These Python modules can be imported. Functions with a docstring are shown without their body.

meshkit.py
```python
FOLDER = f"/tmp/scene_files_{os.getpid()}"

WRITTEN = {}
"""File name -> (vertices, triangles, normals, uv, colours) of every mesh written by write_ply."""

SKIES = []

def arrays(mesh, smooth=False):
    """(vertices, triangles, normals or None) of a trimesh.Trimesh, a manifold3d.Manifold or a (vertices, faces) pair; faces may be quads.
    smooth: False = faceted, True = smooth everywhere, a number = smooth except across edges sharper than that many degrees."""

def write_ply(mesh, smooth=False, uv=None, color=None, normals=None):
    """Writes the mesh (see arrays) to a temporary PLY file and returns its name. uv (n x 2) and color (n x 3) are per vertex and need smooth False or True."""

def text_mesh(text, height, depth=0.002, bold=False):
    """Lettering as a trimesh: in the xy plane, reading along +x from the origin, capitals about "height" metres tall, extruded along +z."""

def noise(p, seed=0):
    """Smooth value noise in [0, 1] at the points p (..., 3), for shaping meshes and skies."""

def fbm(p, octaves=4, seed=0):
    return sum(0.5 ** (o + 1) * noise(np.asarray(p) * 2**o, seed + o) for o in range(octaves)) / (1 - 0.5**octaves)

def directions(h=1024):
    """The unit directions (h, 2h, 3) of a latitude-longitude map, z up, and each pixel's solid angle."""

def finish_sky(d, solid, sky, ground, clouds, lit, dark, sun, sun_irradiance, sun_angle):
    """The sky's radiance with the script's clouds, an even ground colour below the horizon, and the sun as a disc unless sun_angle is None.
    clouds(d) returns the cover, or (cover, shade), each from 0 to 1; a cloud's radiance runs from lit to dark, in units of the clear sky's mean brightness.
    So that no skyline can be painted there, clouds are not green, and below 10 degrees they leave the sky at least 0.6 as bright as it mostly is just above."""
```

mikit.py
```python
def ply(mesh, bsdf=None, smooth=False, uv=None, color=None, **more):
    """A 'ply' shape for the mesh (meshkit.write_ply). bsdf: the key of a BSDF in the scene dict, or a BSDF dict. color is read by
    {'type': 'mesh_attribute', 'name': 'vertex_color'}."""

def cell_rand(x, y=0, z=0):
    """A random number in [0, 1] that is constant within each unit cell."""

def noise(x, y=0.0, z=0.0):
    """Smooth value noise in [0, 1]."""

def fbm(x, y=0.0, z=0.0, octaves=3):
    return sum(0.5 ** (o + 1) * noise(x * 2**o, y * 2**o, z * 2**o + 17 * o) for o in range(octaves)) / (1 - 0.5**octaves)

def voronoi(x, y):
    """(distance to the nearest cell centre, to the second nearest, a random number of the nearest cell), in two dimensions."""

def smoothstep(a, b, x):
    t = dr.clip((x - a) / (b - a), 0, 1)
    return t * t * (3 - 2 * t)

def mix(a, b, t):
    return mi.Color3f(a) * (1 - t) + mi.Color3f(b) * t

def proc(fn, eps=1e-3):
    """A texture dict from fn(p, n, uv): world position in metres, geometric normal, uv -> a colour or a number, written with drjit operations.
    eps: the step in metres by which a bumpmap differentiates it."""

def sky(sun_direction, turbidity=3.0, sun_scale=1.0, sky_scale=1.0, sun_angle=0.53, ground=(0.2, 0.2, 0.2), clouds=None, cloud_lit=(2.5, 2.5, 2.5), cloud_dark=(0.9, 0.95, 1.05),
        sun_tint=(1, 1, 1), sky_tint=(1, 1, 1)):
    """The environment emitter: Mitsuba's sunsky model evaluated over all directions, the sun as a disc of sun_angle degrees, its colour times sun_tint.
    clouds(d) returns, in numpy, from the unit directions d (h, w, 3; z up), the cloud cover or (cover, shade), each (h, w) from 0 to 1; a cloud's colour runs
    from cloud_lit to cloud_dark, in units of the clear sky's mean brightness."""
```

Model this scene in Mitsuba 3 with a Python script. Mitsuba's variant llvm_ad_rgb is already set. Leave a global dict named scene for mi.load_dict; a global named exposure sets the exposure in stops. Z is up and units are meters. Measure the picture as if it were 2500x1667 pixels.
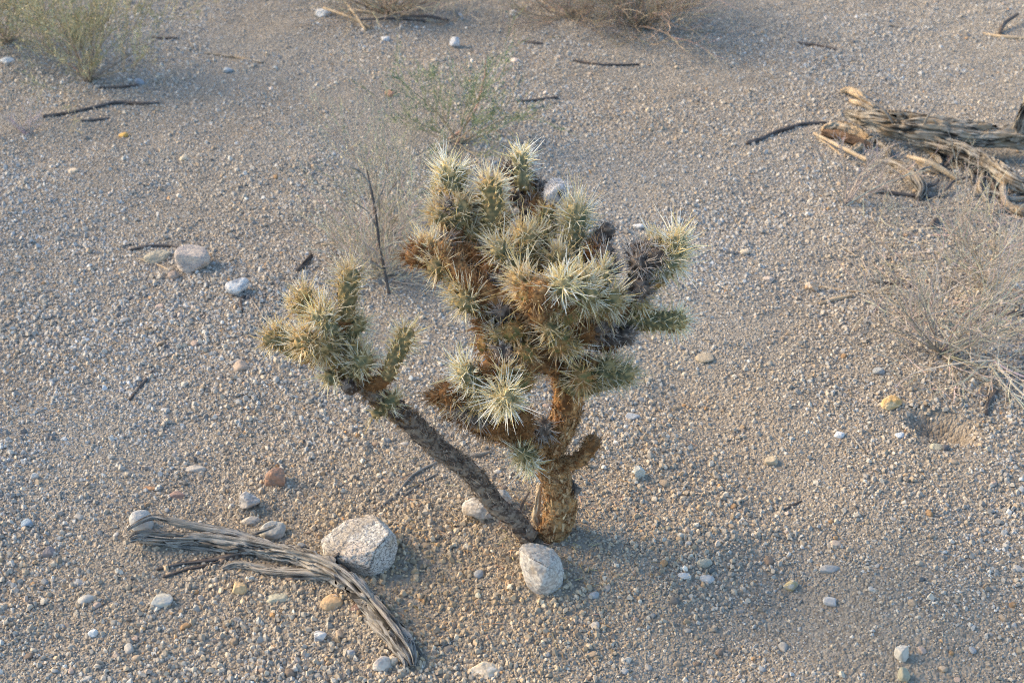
import math
import numpy as np, trimesh, drjit as dr, mitsuba as mi
import mikit, meshkit
from mikit import proc, noise, fbm, voronoi, cell_rand, smoothstep, mix

# ------------------------------------------------------------------ camera, light, exposure
W0, H0 = 2500.0, 1667.0
FOV, PITCH, CAM_H = 37.0, math.radians(33.0), 1.5
FPX = W0 / 2 / math.tan(math.radians(FOV / 2))
CAM = np.array([0, 0, CAM_H])
FWD = np.array([0, math.cos(PITCH), -math.sin(PITCH)])
UP = np.array([0, math.sin(PITCH), math.cos(PITCH)])
RIGHT = np.array([1.0, 0, 0])
T = mi.ScalarTransform4f
scene, labels = {}, {}
scene['camera'] = {'type': 'thinlens', 'fov': FOV, 'fov_axis': 'x', 'near_clip': 0.05, 'far_clip': 2000.0,
                   'aperture_radius': 0.0031, 'focus_distance': 2.06,
                   'to_world': T().look_at(origin=CAM.tolist(), target=(CAM + FWD).tolist(), up=[0, 0, 1])}
SUN = np.array([-0.86, 0.26, 0.52])
scene['daylight'] = mikit.sky(SUN, turbidity=3, sun_scale=0.40, sky_scale=1.0, sun_angle=33.0, sun_tint=(1.0, 0.92, 0.81),
                              sky_tint=(1.0, 0.955, 0.885))
exposure = 3.55

rng = np.random.default_rng(7)


# ------------------------------------------------------------------ pixels of the photograph to points
def ray(px, py):
    px, py = np.asarray(px, float), np.asarray(py, float)
    return FWD + np.multiply.outer((px - W0 / 2) / FPX, RIGHT) - np.multiply.outer((py - H0 / 2) / FPX, UP)


def at(px, py, Y):
    d = ray(px, py)
    return CAM + d * (Y / d[..., 1])[..., None]


def flat(px, py):
    d = ray(px, py)
    return CAM + d * (-CAM_H / d[..., 2])[..., None]


BASE = flat(1351, 1322)                      # foot of the cactus
Y0 = float(BASE[1])
PIT = flat(2296, 1052)
TRAIL = [flat(*p) for p in ((1700, 980), (1830, 1130), (1960, 1290), (1900, 1450), (1700, 1640))]
PATHC = np.array(TRAIL)[:, :2]


BRC = np.array([flat(*p) for p in ((330, 1330), (540, 1335), (760, 1385), (900, 1480), (1000, 1615))])[:, :2]
BANKS = [(flat(*p), a, b) for p, a, b in (((885, 1392), .010, .075), ((1322, 1440), .008, .05), ((1170, 1260), .007, .05), ((1222, 1240), .006, .04), ((465, 655), .008, .07), ((606, 1245), .005, .03), ((676, 1188), .005, .03))]


def seg_dist(x, y, pts):
    best = np.full(np.shape(x), 9.0)
    for a, b in zip(pts[:-1], pts[1:]):
        ab = b - a
        t = np.clip(((x - a[0]) * ab[0] + (y - a[1]) * ab[1]) / (ab @ ab), 0, 1)
        best = np.minimum(best, np.hypot(x - a[0] - t * ab[0], y - a[1] - t * ab[1]))
    return best


def height(x, y):
    x, y = np.asarray(x, float), np.asarray(y, float)
    p = np.stack([x, y, np.zeros_like(x)], -1)
    z = 0.05 * (meshkit.fbm(p * 1.1 + 40, 3, 1) - 0.5) + 0.016 * (meshkit.fbm(p * 5.5 + 11, 3, 5) - 0.5) + 0.006 * (meshkit.noise(p * 22 + 3, 9) - 0.5)
    z = z - 0.020 * np.exp(-(seg_dist(x, y, PATHC) / 0.10) ** 2)
    ca, sa = math.cos(-0.55), math.sin(-0.55)
    u, v = (x - PIT[0]) * ca + (y - PIT[1]) * sa, -(x - PIT[0]) * sa + (y - PIT[1]) * ca
    z = z - 0.032 * np.exp(-(np.abs(u) / 0.048) ** 3 - (np.abs(v + 0.004) / 0.026) ** 3) + 0.006 * np.exp(-(((np.hypot(u, v * 1.7)) - 0.07) / 0.018) ** 2)
    for q, a, b in BANKS:
        z = z + a * np.exp(-(((x - q[0]) ** 2 + (y - q[1]) ** 2) / b ** 2))
    z = z + 0.006 * np.exp(-(seg_dist(x, y, BRC) / 0.035) ** 2)
    r = np.hypot(x - BASE[0], y - BASE[1])
    z = z + 0.010 * np.exp(-(r / 0.09) ** 2)
    near = np.exp(-(np.maximum(np.hypot(x, y - 2.5) - 3.0, 0) / 3) ** 2)
    far = 0.5 * (meshkit.fbm(p * 0.09, 3, 3) - 0.5) * (1 - near)
    return z * near + far


def gnd(px, py, lift=0.0):
    d = ray(px, py)
    z = np.zeros(np.shape(px))
    for _ in range(6):
        p = CAM + d * ((z + lift - CAM_H) / d[..., 2])[..., None]
        z = height(p[..., 0], p[..., 1])
    return p


def px_per_m(p):
    return FPX / float((np.asarray(p) - CAM) @ FWD)


def project(p):
    q = np.asarray(p) - CAM
    w = q @ FWD
    return np.stack([W0 / 2 + FPX * (q @ RIGHT) / w, H0 / 2 - FPX * (q @ UP) / w], -1)


# ------------------------------------------------------------------ entries and labels
used = {}


def key_of(name, parent=None):
    full = (parent + '__' if parent else '') + name
    n = used.get(full, -1) + 1
    used[full] = n
    return full if n == 0 else f'{full}_{n:03d}'


def put(name, mesh, bsdf, parent=None, label=None, cat=None, group=None, kind=None, smooth=False, uv=None, color=None):
    k = key_of(name, parent)
    scene[k] = mikit.ply(mesh, bsdf, smooth=smooth, uv=uv, color=color)
    say(k, label, cat, group, kind)
    return k


def say(k, label=None, cat=None, group=None, kind=None):
    d = {a: b for a, b in (('label', label), ('category', cat), ('group', group), ('kind', kind)) if b}
    if d:
        labels[k] = d


def thing(name, label, cat, group=None):
    k = key_of(name)
    say(k, label, cat, group)
    return k


# ------------------------------------------------------------------ materials
VC = {'type': 'mesh_attribute', 'name': 'vertex_color'}


def principled(color, rough=0.85, spec=0.25):
    return {'type': 'twosided', 'bsdf': {'type': 'principled', 'base_color': color, 'roughness': rough, 'specular': spec}}


def soil_color(p, n, uv):
    a, b, r = voronoi(p.x * 330, p.y * 330)
    c, d, q = voronoi(p.x * 150 + 7, p.y * 150)
    warm = fbm(p.x * 3.0, p.y * 3.0, 0, 3) - 0.5 * dr.exp(-(dr.square((p.x - float(BASE[0]) + .22) / .42) + dr.square((p.y - float(BASE[1]) + .06) / .24)))
    base = mix((0.225, 0.178, 0.130), (0.275, 0.25, 0.215), smoothstep(0.35, 0.65, warm))
    g = mix((0.13, 0.115, 0.10), (0.46, 0.425, 0.375), r)
    big = mix((0.19, 0.17, 0.145), (0.40, 0.365, 0.315), q)
    col = mix(base, g, 0.50)
    return mix(col, big, 0.35)


def soil_bump(p, n, uv):
    a, b, r = voronoi(p.x * 330, p.y * 330)
    c, d, q = voronoi(p.x * 150 + 7, p.y * 150)
    return (0.5 - a) * 0.7 + (0.5 - c) * 1.2


def granite_color(p, n, uv):
    s = fbm(p.x * 330, p.y * 330, p.z * 330, 2)
    t = fbm(p.x * 620 + 9, p.y * 620, p.z * 620, 2)
    m = fbm(p.x * 22, p.y * 22, p.z * 22, 3)
    col = mix((0.33, 0.32, 0.30), (0.52, 0.51, 0.49), smoothstep(0.36, 0.58, s))
    col = mix(col, (0.60, 0.47, 0.36), 0.45 * smoothstep(0.5, 0.72, m))
    d = fbm(p.x * 40 + 3, p.y * 40, p.z * 40, 4)
    col = mix(col, (0.31, 0.25, 0.185), 0.55 * smoothstep(0.52, 0.70, d))
    return mix(col, (0.11, 0.11, 0.115), smoothstep(0.52, 0.68, t) * 0.8)


def granite_bump(p, n, uv):
    return fbm(p.x * 200, p.y * 200, p.z * 200, 3)


def stone_color(p, n, uv):
    s = fbm(p.x * 300, p.y * 300, p.z * 300, 2)
    m = fbm(p.x * 28 + 3, p.y * 28, p.z * 28, 4)
    col = mix((0.36, 0.335, 0.305), (0.49, 0.47, 0.44), smoothstep(0.35, 0.65, s))
    col = mix(col, (0.31, 0.23, 0.15), 0.55 * smoothstep(0.58, 0.74, m))
    return mix(col, (0.20, 0.20, 0.21), 0.6 * smoothstep(0.62, 0.7, fbm(p.x * 190, p.y * 190, p.z * 190 + 5, 2)))


def wood(light, dark, warm):
    def fn(p, n, uv):
        g = fbm(uv.x * 46, uv.y * 24, 0, 3)
        f = fbm(uv.x * 190, uv.y * 40, 4, 2)
        m = fbm(p.x * 26, p.y * 26, p.z * 26, 3)
        w = fbm(p.x * 60, p.y * 60, p.z * 60, 3)
        col = mix(dark, light, smoothstep(0.35, 0.62, g * 0.45 + f * 0.25 + w * 0.30))
        return mix(col, warm, 0.6 * smoothstep(0.45, 0.7, m))
    return fn


def wood_bump(p, n, uv):
    return fbm(uv.x * 90, uv.y * 12, 0, 3)


def bark_color(p, n, uv):
    m = fbm(p.x * 90, p.y * 90, p.z * 60, 3)
    k = fbm(p.x * 260, p.y * 260, p.z * 200, 2)
    low = smoothstep(0.24, 0.12, p.z)
    col = mix((0.14, 0.065, 0.026), (0.39, 0.22, 0.095), smoothstep(0.35, 0.66, m))
    col = mix(col, (0.43, 0.30, 0.165), low * smoothstep(0.42, 0.62, k) * 0.8)
    return mix(col, (0.10, 0.055, 0.03), 0.6 * smoothstep(0.54, 0.72, k))


def arm_bark_color(p, n, uv):
    m = fbm(p.x * 120, p.y * 120, p.z * 120, 3)
    k = fbm(p.x * 330 + 5, p.y * 330, p.z * 330, 2)
    col = mix((0.085, 0.066, 0.055), (0.25, 0.20, 0.155), smoothstep(0.38, 0.66, m))
    return mix(col, (0.30, 0.25, 0.21), 0.6 * smoothstep(0.55, 0.72, k))


def bark_bump(p, n, uv):
    return fbm(p.x * 240, p.y * 240, p.z * 240, 3)


scene['soil'] = {'type': 'bumpmap', 'arbitrary': proc(soil_bump, 5e-4), 'scale': 0.0030,
                 'bsdf': {'type': 'principled', 'base_color': proc(soil_color), 'roughness': 0.95, 'specular': 0.15}}
scene['grain_mat'] = principled(VC, 0.75, 0.3)
scene['rock_mat'] = {'type': 'bumpmap', 'arbitrary': proc(granite_bump, 5e-4), 'scale': 0.0022,
                     'bsdf': {'type': 'principled', 'base_color': VC, 'roughness': 0.85, 'specular': 0.25}}
scene['granite'] = {'type': 'bumpmap', 'arbitrary': proc(granite_bump, 5e-4), 'scale': 0.004,
                    'bsdf': {'type': 'principled', 'base_color': proc(granite_color), 'roughness': 0.8, 'specular': 0.3}}
scene['stone_mat'] = {'type': 'bumpmap', 'arbitrary': proc(granite_bump, 5e-4), 'scale': 0.0022,
                  'bsdf': {'type': 'principled', 'base_color': proc(stone_color), 'roughness': 0.85, 'specular': 0.25}}
for nm, args in (('rust_wood', ((0.17, 0.115, 0.08), (0.035, 0.024, 0.018), (0.22, 0.13, 0.075))), ('grey_wood', ((0.36, 0.345, 0.325), (0.04, 0.038, 0.037), (0.29, 0.258, 0.22))),
                 ('root_wood', ((0.38, 0.355, 0.315), (0.035, 0.03, 0.026), (0.37, 0.28, 0.185))),
                 ('dark_wood', ((0.17, 0.155, 0.15), (0.035, 0.032, 0.034), (0.11, 0.085, 0.07))),
                 ('tan_wood', ((0.60, 0.50, 0.37), (0.30, 0.215, 0.135), (0.54, 0.41, 0.26)))):
    scene[nm] = {'type': 'bumpmap', 'arbitrary': proc(wood_bump, 5e-4), 'scale': 0.0009,
                 'bsdf': {'type': 'principled', 'base_color': proc(wood(*args)), 'roughness': 0.85, 'specular': 0.2}}
scene['bark'] = {'type': 'bumpmap', 'arbitrary': proc(bark_bump, 5e-4), 'scale': 0.004,
                 'bsdf': {'type': 'principled', 'base_color': proc(bark_color), 'roughness': 0.9, 'specular': 0.2}}
scene['arm_bark'] = {'type': 'bumpmap', 'arbitrary': proc(bark_bump, 5e-4), 'scale': 0.004,
                     'bsdf': {'type': 'principled', 'base_color': proc(arm_bark_color), 'roughness': 0.9, 'specular': 0.2}}
scene['stem_mat'] = principled(VC, 0.7, 0.3)
scene['spine_mat'] = principled(VC, 0.45, 0.4)
scene['twig_mat'] = principled(VC, 0.85, 0.15)
scene['leaf_mat'] = principled(VC, 0.7, 0.25)


# ------------------------------------------------------------------ mesh helpers
def unit(v):
    return v / np.maximum(np.linalg.norm(v, axis=-1, keepdims=True), 1e-12)


def spline(pts, n):
    """n points evenly along a Catmull-Rom curve through pts (k x d)."""
    p = np.asarray(pts, float)
    if len(p) == 2:
        return p[0] + (p[1] - p[0]) * np.linspace(0, 1, n)[:, None]
    q = np.vstack([2 * p[0] - p[1], p, 2 * p[-1] - p[-2]])
    t = np.linspace(0, 1, 24, endpoint=False)[:, None]
    out = []
    for i in range(len(p) - 1):
        a, b, c, d = q[i:i + 4]
        out.append(0.5 * (2 * b + (c - a) * t + (2 * a - 5 * b + 4 * c - d) * t ** 2 + (3 * b - a - 3 * c + d) * t ** 3))
    out = np.vstack(out + [p[-1:]])
    s = np.r_[0, np.cumsum(np.linalg.norm(np.diff(out[:, :3], axis=0), axis=1))]
    g = np.linspace(0, s[-1], n)
    return np.stack([np.interp(g, s, out[:, k]) for k in range(out.shape[1])], 1)


def frames(c):
    t = unit(np.gradient(c, axis=0))
    x = np.zeros_like(c)
    a = np.array([0, 0, -1.0]) if abs(t[0, 2]) < 0.9 else np.array([0, -1.0, 0])
    for i in range(len(c)):
        a = a - t[i] * (a @ t[i])
        a = a / np.linalg.norm(a)
        x[i] = a
    return t, x, np.cross(t, x)


def grid_faces(n, m, close=True):
    i, j = np.meshgrid(np.arange(n - 1), np.arange(m if close else m - 1), indexing='ij')
    k = (j + 1) % m if close else j + 1
    a, b, c, d = i * m + j, i * m + k, (i + 1) * m + k, (i + 1) * m + j
    return np.vstack([np.stack([a, b, c], -1).reshape(-1, 3), np.stack([a, c, d], -1).reshape(-1, 3)])


def sweep(c, R, uvscale=True):
    """Closed skin round the centre line c (n x 3) with radii R (n x m); caps on both ends; returns v, f, uv."""
    n, m = R.shape
    t, x, y = frames(c)
    th = np.arange(m) / m * 2 * np.pi
    v = (c[:, None] + R[..., None] * (x[:, None] * np.cos(th)[None, :, None] + y[:, None] * np.sin(th)[None, :, None])).reshape(-1, 3)
    s = np.r_[0, np.cumsum(np.linalg.norm(np.diff(c, axis=0), axis=1))]
    uv = np.stack([np.tile(th / 2 / np.pi, n), np.repeat(s, m)], 1)
    f = grid_faces(n, m)
    k = np.arange(m)
    e = (k + 1) % m
    f = np.vstack([f, np.stack([np.full(m, n * m), e, k], 1), np.stack([np.full(m, n * m + 1), (n - 1) * m + k, (n - 1) * m + e], 1)])
    v = np.vstack([v, c[:1], c[-1:]])
    uv = np.vstack([uv, [[0, 0], [0, s[-1]]]])
    return v, f, uv


def hairs(P, R, C, sides=3):
    """N thin tubes in one mesh: P (N,k,3), R (N,k), C (N,k,3) or (N,3). Returns v, f, colours."""
    P, R = np.asarray(P, float), np.asarray(R, float)
    N, k = P.shape[:2]
    C = np.asarray(C, float)
    if C.ndim == 2:
        C = np.repeat(C[:, None], k, 1)
    d = unit(P[:, -1] - P[:, 0])
    a = np.where(np.abs(d[:, 2:3]) < 0.8, [[0, 0, 1.0]], [[1.0, 0, 0]])
    x = unit(np.cross(d, a))
    y = np.cross(d, x)
    th = np.arange(sides) / sides * 2 * np.pi
    off = x[:, None] * np.cos(th)[None, :, None] + y[:, None] * np.sin(th)[None, :, None]
    v = (P[:, :, None] + R[:, :, None, None] * off[:, None]).reshape(-1, 3)
    c = np.repeat(C[:, :, None], sides, 2).reshape(-1, 3)
    f = grid_faces(k, sides)
    f = (f[None] + (np.arange(N) * k * sides)[:, None, None]).reshape(-1, 3)
    return v, f, c


def join(parts):
    v, f, c, o = [], [], [], 0
    for a, b, d in parts:
        v.append(a); f.append(b + o); c.append(d); o += len(a)
    return np.vstack(v), np.vstack(f), np.vstack(c)


def jitter(col, n, s=0.12, seed=None):
    g = rng if seed is None else np.random.default_rng(seed)
    col = np.asarray(col, float)
    return np.clip(np.broadcast_to(col, (n, 3)) * (1 + s * g.standard_normal((n, 1))) * (1 + 0.3 * s * g.standard_normal((n, 3))), 0.01, 0.85)


# ------------------------------------------------------------------ ground: one sheet to the horizon
def axis(a, b, step, reach):
    mid = np.arange(a, b + step / 2, step)
    g = step * 1.25 ** np.arange(1, 60)
    g = np.cumsum(g)
    g = g[g < reach]
    return np.r_[(a - g)[::-1], mid, b + g]


gx, gy = axis(-1.9, 2.0, 0.018, 900), axis(1.2, 4.7, 0.018, 900)
GX, GY = np.meshgrid(gx, gy, indexing='xy')
gv = np.stack([GX, GY, height(GX, GY)], -1).reshape(-1, 3)
put('ground', (gv, grid_faces(len(gy), len(gx), False)), 'soil', kind='structure', smooth=True,
    label='sandy tan desert soil showing between the gravel and pebbles')

# ------------------------------------------------------------------ gravel: nobody could count it
PAL = np.array([(0.395, 0.375, 0.345), (0.42, 0.38, 0.325), (0.335, 0.32, 0.30), (0.50, 0.485, 0.455), (0.44, 0.375, 0.295), (0.42, 0.325, 0.23),
                (0.24, 0.235, 0.235), (0.15, 0.15, 0.155), (0.43, 0.365, 0.325), (0.40, 0.415, 0.425), (0.46, 0.29, 0.155), (0.55, 0.54, 0.52)])
PW = np.array([26, 22, 18, 8, 11, 4, 7, 2.5, 3.5, 6, 0.5, 1.2])
PW = PW / PW.sum()


def make_gravel():
    g = np.random.default_rng(11)
    n = 720000
    y = 1.28 + (4.75 - 1.28) * g.random(n)
    half = 0.335 * 1.10 * np.sqrt(y ** 2 + CAM_H ** 2) + 0.04
    keep = g.random(n) < half / half.max()
    y, half = y[keep], half[keep]
    x = (g.random(len(y)) * 2 - 1) * half
    n = len(x)
    p3 = np.stack([x, y, 0 * x], -1)
    patch = 0.08 + 0.86 * meshkit.fbm(p3 * 3.4 + 5, 4, 21)                  # low: fine sandy patches
    patch = patch - 0.01 * np.clip((y - 2.5) / .6, 0, 1) - 0.13 * np.exp(-(seg_dist(x, y, PATHC) / 0.13) ** 2)
    rb = np.hypot(x - BASE[0], y - BASE[1])
    patch = patch - 0.16 * np.exp(-(rb / 0.13) ** 2)
    pit = np.hypot((x - PIT[0]) / 0.055, (y - PIT[1]) / 0.040) + 0.9 * (meshkit.fbm(p3 * 45, 3, 77) - .5)
    size = np.exp(g.normal(math.log(0.00225), 0.42, n))
    size = size * (0.62 + 1.15 * np.clip(patch - 0.18, 0, 0.5))
    size = size * (1 - .16 * np.clip((y - 2.1) / 1.1, 0, 1))
    size = np.clip(size, 0.0012, 0.0062)
    keep = (g.random(n) < np.clip(0.62 + 2.4 * (patch - 0.30), 0.30, 1.0)) & ((pit > 1) | (g.random(n) < 0.06))
    x, y, size, patch = x[keep], y[keep], size[keep], patch[keep]
    n = len(x)
    z = height(x, y)
    # low faceted lumps, open below: a ring of 5 corners at the ground, 3 or 1-2 above, and a top on the larger ones
    klass = (size < np.where(y > 2.5, .0055, .0040)).astype(int) + (size < np.where(y > 2.3, .0036, .0026))
    order = np.argsort(klass, kind='stable')
    x, y, size, patch, z = (q[order] for q in (x, y, size, patch, z))
    nb, nm = int((klass == 0).sum()), int((klass < 2).sum())
    R0, R1 = 5, 3
    th0 = (np.arange(R0) / R0 * 2 * np.pi)[None] + g.uniform(-0.35, 0.35, (n, R0))
    th1 = (np.arange(R1) / R1 * 2 * np.pi)[None] + g.uniform(-0.45, 0.45, (n, R1)) + 0.3
    spin = g.uniform(0, 2 * np.pi, n)
    el = g.uniform(0.62, 1.0, n)
    r0 = g.uniform(0.85, 1.15, (n, R0)); r1 = g.uniform(0.52, 0.86, (n, R1))
    h1 = g.uniform(0.35, 0.85, (n, R1)); hm = g.uniform(-0.1, 0.18, (n, R0))
    lx = np.concatenate([r0 * np.cos(th0), r1 * np.cos(th1), g.uniform(-.25, .25, (n, 1))], 1)
    ly = np.concatenate([r0 * np.sin(th0), r1 * np.sin(th1), g.uniform(-.25, .25, (n, 1))], 1) * el[:, None]
    lz = np.concatenate([hm - 0.30, h1, g.uniform(0.65, 1.05, (n, 1))], 1)
    lx[nb:, 5], ly[nb:, 5], lz[nb:, 5] = g.uniform(.05, .6, n - nb), g.uniform(-.3, .5, n - nb), g.uniform(.5, .95, n - nb)
    lx[nb:, 6], ly[nb:, 6], lz[nb:, 6] = g.uniform(-.6, -.05, n - nb), g.uniform(-.3, .4, n - nb), g.uniform(.5, .95, n - nb)
    lx[nm:, 5], ly[nm:, 5], lz[nm:, 5] = g.uniform(-.4, .4, n - nm), g.uniform(-.4, .4, n - nm), g.uniform(.6, .95, n - nm)
    lz[nm:, :5] += .25
    lz = lz * g.uniform(0.75, 1.1, (n, 1))
    tx, ty = g.normal(0, 0.18, (2, n, 1))
    lz = lz + tx * lx + ty * ly
    cs, sn = np.cos(spin)[:, None], np.sin(spin)[:, None]
    vx = x[:, None] + size[:, None] * (lx * cs - ly * sn)
    vy = y[:, None] + size[:, None] * (lx * sn + ly * cs)
    sink = g.uniform(-0.60, 0.20, n) + 0.5 * np.clip(0.42 - patch, 0, 0.4)
    vz = z[:, None] + size[:, None] * (lz - sink[:, None])
    v = np.stack([vx, vy, vz], -1)
    v = np.vstack([v[:nb].reshape(-1, 3), v[nb:nm, :7].reshape(-1, 3), v[nm:, :6].reshape(-1, 3)])
    a, b, c = 5, 6, 7
    f = np.array([[0, 1, a], [1, b, a], [1, 2, b], [2, 3, b], [3, c, b], [3, 4, c], [4, 0, c], [0, a, c], [a, b, 8], [b, c, 8], [c, a, 8]])
    f = (f[None] + (np.arange(nb) * 9)[:, None, None]).reshape(-1, 3)
    h = np.array([[0, 1, a], [4, 0, a], [1, b, a], [1, 2, b], [2, 3, b], [3, 4, b], [4, a, b]])
    o = np.array([[0, 1, a], [1, 2, a], [2, 3, a], [3, 4, a], [4, 0, a]])
    f = np.vstack([f, (h[None] + nb * 9 + (np.arange(nm - nb) * 7)[:, None, None]).reshape(-1, 3),
                   (o[None] + nb * 9 + (nm - nb) * 7 + (np.arange(n - nm) * 6)[:, None, None]).reshape(-1, 3)])
    warm = meshkit.fbm(np.stack([x, y, 0 * x], -1) * 3.1 + 9, 3, 31) - 0.55 + 0.95 * np.exp(-(((x - BASE[0] + .22) / .42) ** 2 + ((y - BASE[1] + .06) / .24) ** 2))
    ci = g.choice(len(PAL), n, p=PW)
    col = PAL[ci] * np.exp(g.normal(0, 0.20, (n, 1))) * np.stack([1 + 0.0 * warm, 1 - 0.14 * warm, 1 - 0.34 * warm], -1)
    dusty = g.uniform(0.0, 0.22, (n, 1)) + 0.5 * np.clip(0.45 - patch, 0, 0.4)[:, None]
    col = np.clip(col * (1 - dusty) + np.array([0.33, 0.295, 0.25]) * dusty, 0.02, 0.8)
    return (v, f), np.vstack([np.repeat(col[:nb], 9, 0), np.repeat(col[nb:nm], 7, 0), np.repeat(col[nm:], 6, 0)]), n


gm, gc, ngrain = make_gravel()
put('gravel', gm, 'grain_mat', kind='stuff', color=gc, label='coarse grey and tan granite gravel covering the desert ground', cat='gravel')


# ------------------------------------------------------------------ stones
ICO = {k: trimesh.creation.icosphere(subdivisions=k) for k in (1, 2, 3, 4, 5)}


def rock_mesh(a, b, c, seed, sub=3, planes=9, rough=0.06, soft=14.0, spin=None, tilt=0.0, cut=(0.52, 0.95)):
    g = np.random.default_rng(seed)
    m = ICO[sub]
    d = np.array(m.vertices)
    n = unit(g.standard_normal((planes, 3)))
    n[0] = unit(np.array([g.normal(0, .25), g.normal(0, .25), 1]))
    h = g.uniform(*cut, planes)
    s = np.maximum(d @ n.T, 0.02) / h
    r = 1.0 / (np.sum(s ** soft + 1.0 / planes, axis=1) ** (1 / soft))
    v = d * r[:, None]
    v = v * (1 + rough * (meshkit.fbm(d * 2.2 + seed, 4, seed) - 0.5)[:, None] * 2 + 0.35 * rough * (meshkit.fbm(d * 8 + seed, 3, seed + 5) - 0.5)[:, None] * 2)
    e = np.abs(v).max(0)
    v = v / e * np.array([a, b, c])
    q = g.uniform(0, 0.5) if spin is None else spin
    R = trimesh.transformations.euler_matrix(0, tilt, 0)[:3, :3]
    v = v @ R.T
    R = trimesh.transformations.euler_matrix(0, 0, q)[:3, :3] if a / b < 1.25 and spin is None else np.eye(3)
    return v @ R.T, np.array(m.faces), d


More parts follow.
